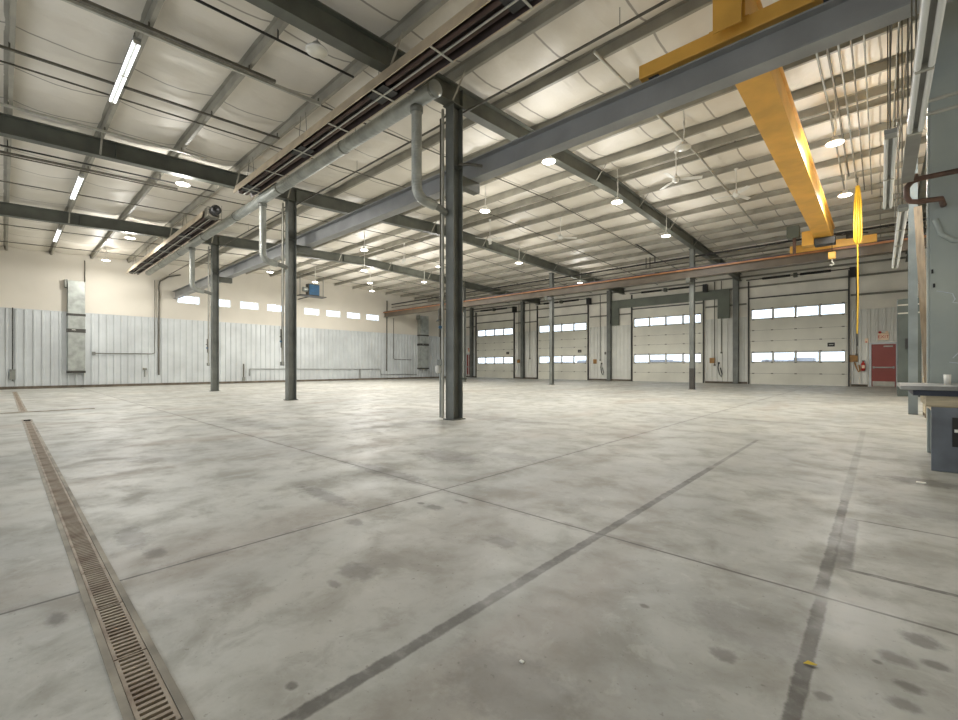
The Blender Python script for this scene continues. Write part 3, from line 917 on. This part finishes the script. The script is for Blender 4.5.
# ---------------------------------------------------------------- left wall equipment
def wall_duct(y0, y1, z0, z1, dep, label):
    t = thing('wall_duct', label, 'duct', 'flat wall ducts', (XL + .045, y0, z0))
    H = z1 - z0; W = y1 - y0
    MB().box(0, 0, .12, dep, W, H).build('sheet_box', M['galv'], t, .01)
    MB().box(-.03, -.1, H - .35, dep * .8, 0, H + .05).build('side_elbow', M['galv_dark'], t)
    for f0, f1 in ((.0, .12), (.44 * H, .48 * H), (.62 * H, .645 * H)):
        MB().box(-.005, -.02, f0, dep + .012, W + .02, f1).build('dark_band', M['dark_seam'], t)
    MB().box(dep, .15, .47 * H - .02, dep + .014, .3, .47 * H).build('damper_tab', M['paper'], t)
wall_duct(2.2, 2.86, .75, 5.45, .35, 'tall flat galvanised duct on the left wall, nearer the camera')
wall_duct(25.1, 26.0, .84, 5.6, .5, 'tall flat galvanised duct on the windowed wall near the far corner')
def wpipe(label, pts, r_=.03, m_='pipe', name='wall_conduit', box=None):
    p0 = pts[0]
    t = thing(name, label, 'pipe', 'conduits on the windowed wall', p0)
    MB().tube([tuple(a - b_ for a, b_ in zip(p, p0)) for p in pts], r_, 8).build('conduit', M[m_], t)
    if box:
        MB().box(*box).build('box', M['galv_dark'], t)
xw = XL + .09
wpipe('thick dark pipe down the left wall ending above the floor, left of the windows', [(xw, 7.1, 6.5), (xw, 6.5, 6.3), (xw, 6.1, 5.98), (xw, 6.04, 5.7), (xw, 6.04, .6)], .04)
wpipe('thin conduit with a long level run left of the windows', [(xw, 5.85, 6.0), (xw, 5.85, 1.85), (xw, 5.7, 1.8), (xw, 3.25, 1.78)], .022, box=(-.04, -2.7, -4.3, .05, -2.56, -4.14))
wpipe('thin conduit above the nearer flat wall duct', [(xw, 2.87, 6.6), (xw, 2.87, 5.45)], .025)
wpipe('dark conduit down the ribbed wall at the far left', [(xw, .3, 3.9), (xw, .3, .4)], .022, 'dark_seam', box=(-.05, -.1, -3.45, .08, .1, -2.95))
wpipe('short pipe stub low on the wall right of the nearer flat duct', [(xw, 5.39, 1.0), (xw, 5.39, .5)], .03, 'galv_dark', box=(-.04, -.09, -.12, .06, .09, 0))
wpipe('thick dark pipe down the windowed wall right after the last window', [(xw, 21.8, 6.6), (xw, 21.75, .7)], .05)
wpipe('thin conduit looping low before the far flat duct', [(xw, 22.47, 5.2), (xw, 22.47, 1.75), (xw, 22.6, 1.68), (xw, 24.4, 1.66)], .025)
wpipe('long low pipe run under the windows with a drop', [(xw, 10.95, .45), (xw, 10.95, .92), (xw, 21.1, .85), (xw, 21.2, .4), (xw, 25, .38)], .03, 'galv_dark')
wpipe('short pipe drop joining the long low pipe run', [(xw + .06, 19.17, .86), (xw + .06, 19.17, .16)], .03)
wpipe('low upright pipe standing before the start of the low pipe run', [(xw, 10.58, 1.25), (xw, 10.58, .15)], .04, box=(-.05, -.08, -1.1, .07, .08, -.85))
wpipe('short bent conduit low beyond the far flat duct', [(xw, 27.6, .95), (xw, 27.6, .4), (xw, 28.2, .35)], .03)

t = thing('fan_heater', 'blue fronted fan heater on a dark bracket high on the windowed wall', 'heater', None, (-28.9, 13.2, 5.85))
MB().box(.02, .75, .06, .42, 1.55, .85).build('cabinet', M['dark_seam'], t, .01)
MB().box(.42, .8, .1, .5, 1.5, .8).build('front', M['blue'], t, .02)
for k in range(6):
    MB().box(.5, .82, .14 + k * .11, .53, 1.48, .17 + k * .11).build('louvre', M['blue'], t)
MB().box(-.1, .2, 0, .55, 2.0, .06).build('shelf', M['dark_seam'], t)
MB().tube([(.25, .75, .45), (.25, .45, .45)], .16, 14).build('motor', M['galv'], t)
for yy in (.25, 1.9):
    MB().box(.2, yy, .06, .24, yy + .04, zp(14) - 5.85 + .02).build('hanger', M['galv_dark'], t)
MB().box(XL + 28.9 + .05, 1.0, .0, -.1, 1.06, .06).build('wall_arm', M['dark_seam'], t)

# ---------------------------------------------------------------- door wall
dlab = ['pale sectional overhead door farthest left beside the far red door', 'pale sectional overhead door, second from the left, behind a column',
        'pale sectional overhead door, third from the left, inside a dark green frame', 'pale sectional overhead door nearest the right red door']
for i, (a, b_) in enumerate(DOORX):
    d = thing('door_%d' % (i + 1), dlab[i], 'overhead door', 'overhead doors', (a, YB - .06, 0))
    d['kind'] = 'structure'
    W = b_ - a; n = 8; h = DZ / n
    for k in range(n):
        z0, z1 = k * h + .004, (k + 1) * h - .006
        mb = MB()
        if k in (2, 6):
            e = .1; wz0, wz1 = z0 + .045, z1 - .045
            mb.box(0, 0, z0, W, .05, wz0); mb.box(0, 0, wz1, W, .05, z1)
            pw = (W - 2 * e) / 4
            mb.box(0, 0, wz0, e, .05, wz1); mb.box(W - e, 0, wz0, W, .05, wz1)
            for q in range(1, 4): mb.box(e + q * pw - .035, 0, wz0, e + q * pw + .035, .05, wz1)
            mb.build('section', M['door_panel'], d)
            for q in range(4):
                x0 = e + q * pw + (.035 if q else 0); x1 = e + (q + 1) * pw - (.035 if q < 3 else 0)
                f = MB(); t_ = .022
                f.box(x0, -.012, wz0, x0 + t_, .03, wz1); f.box(x1 - t_, -.012, wz0, x1, .03, wz1)
                f.box(x0 + t_, -.012, wz0, x1 - t_, .03, wz0 + t_); f.box(x0 + t_, -.012, wz1 - t_, x1 - t_, .03, wz1)
                fo = f.build('window_frame', M['dark_seam'], d)
                MB().box(x0 + t_, .012, wz0 + t_, x1 - t_, .018, wz1 - t_).build('pane', M['glass'], fo)
        else:
            mb.box(0, 0, z0, W, .05, z1)
            for gz_ in (.33, .66): mb.box(0, -.004, z0 + h * gz_ - .03, W, 0, z0 + h * gz_ + .03)
            mb.build('section', M['door_panel'], d)
        MB().box(0, .01, z1, W, .04, z1 + .012).build('seam', M['dark_seam'], d)
    for k in range(1, n):
        for q in (.04, .25, .5, .75, .96):
            MB().box(W * q - .06, -.025, k * h - .025, W * q + .06, 0, k * h + .025).build('hinge', M['pipe'], d)
    for s_, x in ((-1, -.09), (1, W + .03)):
        MB().box(x, -.1, 0, x + .06, .05, 6.35).build('track', M['dark_seam'], d)
    MB().box(-.02, -.06, DZ - .02, W + .02, 0, DZ + .05).build('top_seal', M['dark_seam'], d)
    MB().tube([(-.15, -.16, 6.42), (W + .1, -.16, 6.42)], .03, 8).build('spring_shaft', M['dark_seam'], d)
    MB().tube([(W * .15, -.16, 6.42), (W * .45, -.16, 6.42)], .07, 10).build('spring', M['black'], d)
    MB().tube([(W * .55, -.16, 6.42), (W * .85, -.16, 6.42)], .07, 10).build('spring', M['black'], d)
    MB().box(W * .48, -.22, 6.3, W * .52, .06, 6.54).build('center_bracket', M['steel'], d)
    MB().box(W + .1, -.4, 5.95, W + .35, .0, 6.45).build('operator', M['black'], d)
    if i != 2:
        MB().box(W - .86, -.012, 2.2, W - .54, 0, 2.42).build('lock_plate', M['black'], d)
        MB().box(W - .8, -.016, 2.29, W - .6, -.012, 2.33).build('lock_handle', M['pipe_light'], d)

for (x, lab) in ((-29.65, 'dark steel wall column left of the first overhead door'), (-23.4, 'dark steel wall column between the first and second overhead doors'), (-15.2, 'dark steel wall column left of the green frame'),
                 (-7.2 + .5, 'dark steel wall column between the third and fourth overhead doors')):
    c = column(x, YB - .2, .3, .26, zp(YB - .2) - RD - .01 + .4, lab, M['column'], False)
gi = 0
for z, wh in ((6.01, 'lower'), (6.68, 'upper')):
    tag(MB().box(XL + .1, YB - .075, z - .05, XR - .05, YB - .004, z + .05).build('wall_girt', M['girt']), 'long grey wall girt above the overhead doors, %s of two' % wh, 'girt', 'long wall girts')
gl = ['above the far red door', 'between the first and second overhead doors', 'between the second and third overhead doors', 'between the third and fourth overhead doors', 'above the right red door']
for (a, b_), lab in zip([(XL + .1, -29.25), (-24.3, -22.0), (-16.9, -13.6), (-8.5, -6.15), (-1.2, XR - .05)], gl):
    tag(MB().box(a, YB - .075, 4.93, b_, YB - .004, 5.03).build('wall_girt', M['girt']), 'short grey wall girt ' + lab, 'girt', 'short wall girts')
# green portal frame around the third door
t = thing('door_surround', 'dark green sheet frame over and beside the third overhead door', 'frame', None, (-15.0, YB - .19, 4.17))
MB().box(0, 0, 0, .55, .1, 1.27).build('jamb', M['greenframe'], t)
MB().box(7.25, 0, 0, 7.95, .1, 1.27).build('jamb', M['greenframe'], t)
MB().box(0, 0, 1.27, 7.95, .1, 1.87).build('header', M['greenframe'], t)

def red_door(i, x0, x1, label):
    d = thing('door_%d' % i, label, 'door', 'red exit doors', (x0, YB - .02, 0)); d['kind'] = 'structure'
    W = x1 - x0; H = 2.27
    f = MB().box(-.09, -.06, 0, 0, .02, H + .09); f.box(W, -.06, 0, W + .09, .02, H + .09); f.box(0, -.06, H, W, .02, H + .09)
    f.build('frame', M['panel'], d)
    MB().box(.01, -.035, .02, W - .01, .015, H - .01).build('leaf', M['red'], d)
    MB().box(.05, -.042, .03, W - .05, -.035, .3).build('kick_plate', M['pipe_light'], d)
    MB().box(.06, -.11, 1.0, W - .06, -.06, 1.07).build('push_bar', M['galv'], d, .01)
    MB().box(.06, -.065, .97, .13, -.035, 1.1).build('latch_case', M['galv'], d); MB().box(W - .13, -.065, .97, W - .06, -.035, 1.1).build('bar_end', M['galv'], d)
    MB().box(W * .5, -.1, H - .16, W - .12, -.035, H - .09).build('door_closer', M['pipe_light'], d)
    return d
red_door(5, -.36, .6, 'red steel exit door with push bar beside the right corner')
red_door(6, -30.45, -29.95 + .45, 'red steel exit door far away beside the first overhead door')

def exit_sign(x0, x1, z0, z1, label):
    t = thing('exit_sign', label, 'sign', 'exit signs', (x0, YB - .1, z0))
    W = x1 - x0; H = z1 - z0
    MB().box(0, 0, 0, W, .07, H).build('case', M['sign'], t, .008)
    cu = bpy.data.curves.new('lettering', 'FONT'); cu.body = 'EXIT'; cu.size = H * .62; cu.extrude = .003; cu.align_x = 'CENTER'; cu.align_y = 'CENTER'
    tmp = bpy.data.objects.new('lettering', cu); COL.objects.link(tmp)
    dg = bpy.context.evaluated_depsgraph_get()
    me = bpy.data.meshes.new_from_object(tmp.evaluated_get(dg)); bpy.data.objects.remove(tmp)
    me.materials.clear(); me.materials.append(M['red_sign'])
    o = bpy.data.objects.new('lettering', me); COL.objects.link(o); o.parent = t
    o.location = (W / 2, -.004, H / 2); o.rotation_euler = (R(90), 0, 0)
    for s_ in (.08, W - .08):
        MB().lathe((s_, .0, H + .07), [(0, -.05), (.055, -.05), (.065, .01), (.03, .06), (0, .06)], 12, 'y').build('lamp_head', M['red_sign'] if s_ < .1 else M['sign'], t)
    MB().box(.02, .03, H, W - .02, .07, H + .03).build('bracket', M['sign'], t)
exit_sign(-.1, .33, 2.47, 2.82, 'cream exit sign with lamp heads above the right red door')
exit_sign(-30.25, -29.95, 2.5, 2.75, 'small exit sign above the far red door')
# small equipment between the doors
def wall_box(x, z, w, h, m_, label, cat, name):
    t = thing(name, label, cat, None, (x, YB - .1, z))
    MB().box(0, 0, 0, w, .06, h).build('case', M[m_], t, .006)
    MB().box(.02, -.008, .02, w - .02, 0, h - .02).build('cover', M['tan'] if m_ != 'galv_dark' else M['pipe'], t)
wall_box(-1.24, 1.33, .34, .38, 'tan', 'tan control panel right of the last overhead door', 'control panel', 'control_panel')
wall_box(-8.25, 1.3, .34, .34, 'tan', 'tan control box right of the third overhead door', 'control panel', 'control_panel')
wall_box(-16.6, 1.3, .3, .34, 'tan', 'tan control box right of the second overhead door', 'control panel', 'control_panel')
wall_box(-24.1, 1.4, .3, .3, 'tan', 'tan control box right of the first overhead door', 'control panel', 'control_panel')
wall_box(-14.9 - .75, 2.0, .12, .2, 'galv_dark', 'small grey switch left of the green frame', 'switch', 'wall_switch')
t = thing('fire_extinguisher', 'orange-red fire extinguisher hung left of the right red door', 'fire extinguisher', None, (-.68, YB - .16, .85))
MB().lathe((0, 0, 0), [(0, 0), (.08, .01), (.085, .1), (.085, .38), (.04, .46), (.03, .5), (0, .5)], 16).build('cylinder', M['red_sign'], t)
MB().box(-.05, -.03, .5, .07, .03, .56).build('handle', M['black'], t)
MB().box(-.06, -.088, .14, .06, -.075, .3).build('tag', M['sign'], t)
MB().box(-.02, .06, .2, .02, .15, .3).build('hook', M['black'], t)
t = thing('hose_hook', 'orange strap looped on a hook below the tan control panel', 'strap', None, (-.98, YB - .1, 1.28))
MB().tube([(-.05, 0, 0), (.02, -.03, -.25), (.1, -.03, -.48), (.17, -.02, -.42), (.12, 0, -.1)], .035, 8).build('strap', M['tan'], t)
MB().tube([(-.05, .05, .02), (-.05, -.03, .02)], .02, 8).build('hook', M['black'], t)
t = thing('pull_station', 'small white alarm pull box left of the right exit sign', 'alarm', None, (-.62, YB - .09, 2.35))
MB().box(0, 0, 0, .14, .06, .24).build('case', M['sign'], t); MB().box(.03, -.01, .02, .1, 0, .08).build('handle', M['red_sign'], t)
for x, z0, z1, lab in ((-7.95, 1.2, 6.6, 'upright conduit right of the third overhead door, above the hose hook'), (-7.55, 2.0, 6.6, 'upright conduit between the third door and the wall column'),
                       (-16.0, 1.6, 6.6, 'upright conduit right of the second overhead door'), (-23.9, 1.7, 6.6, 'upright conduit right of the first overhead door'), (-22.7, 1.8, 6.6, 'upright conduit left of the second overhead door'), (-.95, 1.75, 6.5, 'dark upright cord above the tan control panel')):
    t = thing('door_wall_conduit', lab, 'pipe', 'conduits on the door wall', (x, YB - .09, z0))
    MB().tube([(0, 0, 0), (0, 0, z1 - z0)], .025, 8).build('conduit', M['pipe'], t)
    MB().box(-.05, -.02, -.08, .05, .05, .02).build('fitting', M['pipe'], t)
for x, lab in ((-7.7, 'dark hose hung low right of the third overhead door'), (-15.9, 'dark hose hung low right of the second overhead door')):
    t = thing('air_hose', lab, 'hose', 'hoses on the door wall', (x, YB - .12, .9))
    MB().tube([(0, 0, .4), (-.03, -.02, .1), (.05, -.03, -.3), (.16, -.02, -.5), (.2, 0, -.3), (.1, 0, .1)], .03, 8).build('hose', M['black'], t)
    MB().box(-.04, -.01, .36, .05, .08, .46).build('hook', M['black'], t)

# ---------------------------------------------------------------- right hand side
t = thing('machine_panel', 'tall scratched grey-green steel panel at the right edge behind the bench', 'machine', None, (.46, 7.97, 0))
MB().box(0, 0, 0, .86, .12, 6.3).build('plate', M['machine'], t, .01)
MB().box(-.02, .0, 0, 0, .12, 6.3).build('edge_strip', M['machine'], t)
MB().tube([(.05, -.005, 2.95), (.1, -.012, 2.76), (.2, -.016, 2.66), (.32, -.016, 2.64), (.45, -.014, 2.66), (.85, -.005, 2.85)], .03, 8).build('weld_seam', M['machine'], t)
for pts in ([(.06, 0, 2.05), (.12, 0, 2.03), (.2, 0, 2.0), (.22, 0, 1.93), (.2, 0, 1.89), (.25, 0, 1.88)], [(.2, 0, 1.2), (.26, 0, 1.28), (.27, 0, 1.36)], [(.17, 0, 1.15), (.3, 0, 1.13)]):
    MB().tube([(a, -.001, c_) for a, b_, c_ in pts], .006, 5).build('scratch', M['scratch'], t)
for x_, z_ in ((.015, 2.3), (.03, 2.12), (.27, 2.5)):
    MB().box(x_, -.015, z_ - .025, x_ + .018, 0, z_ + .025).build('lug', M['black'], t)

t = thing('welding_bench', 'worn blue steel bench with scraped grey top by the right wall', 'workbench', None, (.16, 6.6, 0))
MB().box(0, 0, .845, 1.2, 1.3, .888).build('top', M['bench_top'], t, .006)
MB().box(.1, .05, .785, 1.2, 1.2, .845).build('apron', M['bench_dark'], t)
MB().box(.235, .02, 0, .9, .055, .67).build('end_plate', M['bench_blue'], t, .004)
MB().box(.235, .055, .63, .9, 1.1, .67).build('lower_shelf', M['crate'], t)
MB().box(.42, 1.06, 0, .9, 1.1, .63).build('end_plate', M['bench_blue'], t)
MB().box(.2, .1, .67, .9, 1.0, .785).build('drawer_block', M['crate'], t, .004)
MB().box(.385, .012, .27, .6, .02, .57).build('dark_opening', M['black'], t)
MB().box(.4, .0, .42, .45, .012, .45).build('label_plate', M['paper'], t)
for x_ in (.45, .5, .56):
    MB().tube([(x_, -.0, .80), (x_ + .03, -.0, .83)], .012, 6).build('clamp_screw', M['pipe_light'], t)
t = thing('paper_cup', 'white cup standing on the bench before the scratched panel', 'cup', None, (.575, 7.45, .888))
MB().lathe((0, 0, 0), [(0, 0), (.028, 0), (.032, .115), (.028, .115), (.025, .01), (0, .01)], 18).build('body', M['paper'], t)
t = thing('steel_column', 'blue-grey steel column on the right with a plank leaning against it', 'column', None, (.55, 14.12, 0))
mb = MB(); mb.box(-.075, -.12, 0, .075, -.1, 6.75); mb.box(-.075, .1, 0, .075, .12, 6.75); mb.box(-.01, -.1, 0, .01, .1, 6.75)
mb.build('shaft', M['column_blue'], t)
MB().box(-.08, -.13, 0, .08, .13, .015).build('base_plate', M['steel'], t)
tag(MB().bar((.72, 12.1, 0.03), (.62, 13.97, 4.7), .13, .045, (0, 1, 0)).build('plank', M['wood']), 'long brown wooden plank leaning against the right column', 'plank')
t = thing('tool_cabinet', 'tall narrow dark green-grey cabinet right of the red exit door', 'cabinet', None, (.46, 21.8 + .35, 0))
MB().box(0, 0, 0, .62, .7, 3.55).build('body', M['cabinet'], t, .01)
MB().box(.02, -.015, .05, .3, 0, 3.5).build('door', M['cabinet'], t)
MB().box(.32, -.015, .05, .6, 0, 3.5).build('door', M['cabinet'], t)
MB().box(.2, -.12, 1.75, .36, -.015, 2.1).build('lock_box', M['black'], t)
for z_ in (3.0, 3.3):
    MB().box(0, -.03, z_, .62, -.016, z_ + .05).build('band', M['pipe_light'], t)
t = thing('crate', 'pale wooden crate on the floor behind the bench', 'crate', None, (.7, 13.3, 0))
MB().box(0, 0, .08, .6, .7, .85).build('body', M['crate'], t, .005)
for yy in (.02, .58):
    MB().box(0, yy, 0, .6, yy + .1, .08).build('skid', M['wood'], t)
# pipes crossing in front of the panel
t = thing('bent_pipe', 'thick brown bent pipe loop in front of the tall grey-green panel', 'pipe', None, (.24, 7.6, 3.4))
pts = [(1.1, 0, .0), (.12, 0, 0), (.04, 0, -.02), (0, 0, -.08), (0, 0, -.2), (.03, 0, -.26), (.1, 0, -.28), (.3, .05, -.28), (.34, .36, -.28)]
MB().tube(pts, .032, 12).build('pipe', M['rust_pipe'], t)
MB().tube([(.06, .0, -.02), (.06, 0, .06)], .045, 12).build('collar', M['rust_pipe'], t)
for z, lab in ((4.15, 'upper grey tube rail crossing before the tall panel'), (4.0, 'lower grey tube rail crossing before the tall panel')):
    t = thing('tube_rail', lab, 'rail', 'tube rails by the panel', (XR - .01, 7.2, z))
    MB().tube([(0, 0, 0), (-1.05, 0, 0), (-1.14, .03, -.04)], .022, 8).build('tube', M['pipe_light'], t)
# unlit strip lamps
strip(.24, 3.42, 'unlit twin tube strip lamp at the top right, nearest the camera', False, 'unlit strip lamps on the right', 3.34, 'y')
strip(.24, 5.86, 'bare strip lamp housing without tubes behind the nearest right strip', False, 'unlit strip lamps on the right', 3.34, 'y', 1.6, two=False)
strip(.24, 8.6, 'unlit twin tube strip lamp right of the yellow cord, first of the lower row', False, 'unlit strip lamps on the right', 3.34, 'y')
strip(.24, 11.1, 'unlit twin tube strip lamp in the middle of the lower right row', False, 'unlit strip lamps on the right', 3.34, 'y')
strip(.085, 6.65, 'unlit twin tube strip lamp hanging alone left of the right row', False, 'unlit strip lamps on the right', 3.68, 'y', 3.0)
# roof conduits on the right
for i, (x, y0, y1, r_) in enumerate([(-.9, 7.3, 19.4, .022), (-.74, 7.3, 18.2, .022), (-.58, 7.3, 18.9, .02), (-.4, 7.3, 19.9, .016), (-.22, 7.3, 20.5, .016), (.14, 7.3, 15.2, .016), (.24, 7.3, 15.6, .016), (.38, 7.3, 17., .02)]):
    pts = [(x, y0, zp(y0) - r_), (x, RIDGE, zp(RIDGE) - r_)] + ([(x, y1, zp(y1) - r_)])
    tag(MB().tube(pts, r_, 7).build('roof_conduit', M['pipe'] if i % 2 else M['galv_dark']), 'thin roof conduit right of the yellow girder, %s from the girder' % ORD[i], 'pipe', 'roof conduits right of the crane girder')

# ---------------------------------------------------------------- trench drains and floor litter
def trench(name, T):
    x0, x1, y0, y1 = T
    d = .16
    mb = MB()
    mb.add([(x0,y0,0),(x1,y0,0),(x1,y1,0),(x0,y1,0),(x0,y0,-d),(x1,y0,-d),(x1,y1,-d),(x0,y1,-d)], [(4,5,6,7),(0,1,5,4),(3,2,6,7),(0,3,7,4),(1,2,6,5)])
    o = struct(mb.build(name, M['trench'])); return o
k2 = k + 1
trench('trim_%d' % k, TR); trench('trim_%d' % k2, TR2)
def rims(T, nm):
    mb = MB()
    x0, x1, y0, y1 = T
    mb.box(x0 - .02, y0 - .02, -.01, x1 + .02, y0 + .004, .004); mb.box(x0 - .02, y1 - .004, -.01, x1 + .02, y1 + .02, .004)
    mb.box(x0 - .02, y0 - .02, -.01, x0, y1 + .02, .004); mb.box(x1, y0 - .02, -.01, x1 + .02, y1 + .02, .004)
    struct(mb.build(nm, M['drain_rim']))
rims(TR, 'trim_%d' % (k2 + 1)); rims(TR2, 'trim_%d' % (k2 + 2))
GL = .5
def grate():
    W = TR[3] - TR[2] - .012
    mb = MB()
    g = .004
    t = .012
    mb.box(g, 0, -.022, GL - g, t, 0); mb.box(g, W - t, -.022, GL - g, W, 0)
    n = 16
    p = (GL - 2 * g) / n
    for i in range(n + 1):
        x = g + i * p
        w = .014
        mb.box(max(g, x - w / 2), t, -.022, min(GL - g, x + w / 2), W - t, 0)
    return mb
g0 = None
nn = 0
x = TR[1] - .003
cnt = 0
xs = []
while x - GL > TR[0] - .02:
    xs.append(x - GL); x -= GL
xs2 = []
x = TR2[1] - .003
while x - GL > TR2[0] - .02:
    xs2.append(x - GL); x -= GL
vis = [v for v in xs if v < -1.25]
hid = [v for v in xs if v >= -1.25]
for i, x in enumerate(vis):
    lab = 'rusty slotted drain grate, %s up from the bottom edge of the view' % ORD[i]
    if g0 is None:
        g0 = grate().build('drain_grate', M['grate'], None, 0, (0, 0, 0)); o = g0
    else:
        o = g0.copy(); COL.objects.link(o)
    o.location = (x, TR[2] + .006, .002)
    tag(o, lab, 'drain grate', 'near trench drain grates')
for i, x in enumerate(xs2):
    o = g0.copy(); COL.objects.link(o); o.location = (x, TR[2] + .006, .002)
    tag(o, 'dark drain grate of the far trench near the left wall, %s from its near end' % ORD[i], 'drain grate', 'far trench drain grates')
tag(MB().box(-15.15, -1.2, 0, -14.95, 1.6, .012).build('trench_cover', M['drain_rim']), 'flat steel strip on the floor crossing between the two drains', 'floor strip')
tag(MB().box(-.03, -.015, 0, .035, .02, .008).build('paper_scrap', M['paper'], None, 0, (.28, 5.85, 0)), 'small white scrap on the floor in front of the bench', 'scrap')
tag(MB().add([(0,0,.002),(.035,.008,.006),(.04,.02,.004),(.012,.018,.008),(0,0,.004),(.035,.008,.008),(.04,.02,.006),(.012,.018,.01)], [(0,1,2,3),(7,6,5,4),(0,4,5,1),(1,5,6,2),(2,6,7,3),(3,7,4,0)]).build('tape_scrap', M['yellow_tape'], None, 0, (-.21, 2.0, 0)), 'small torn bit of yellow tape on the dark floor line', 'scrap')
tag(MB().box(0, 0, 0, .016, .01, .004).build('paper_scrap', M['paper'], None, 0, (-.99, 1.3, 0)), 'tiny white chip on the floor in the lower middle', 'scrap')
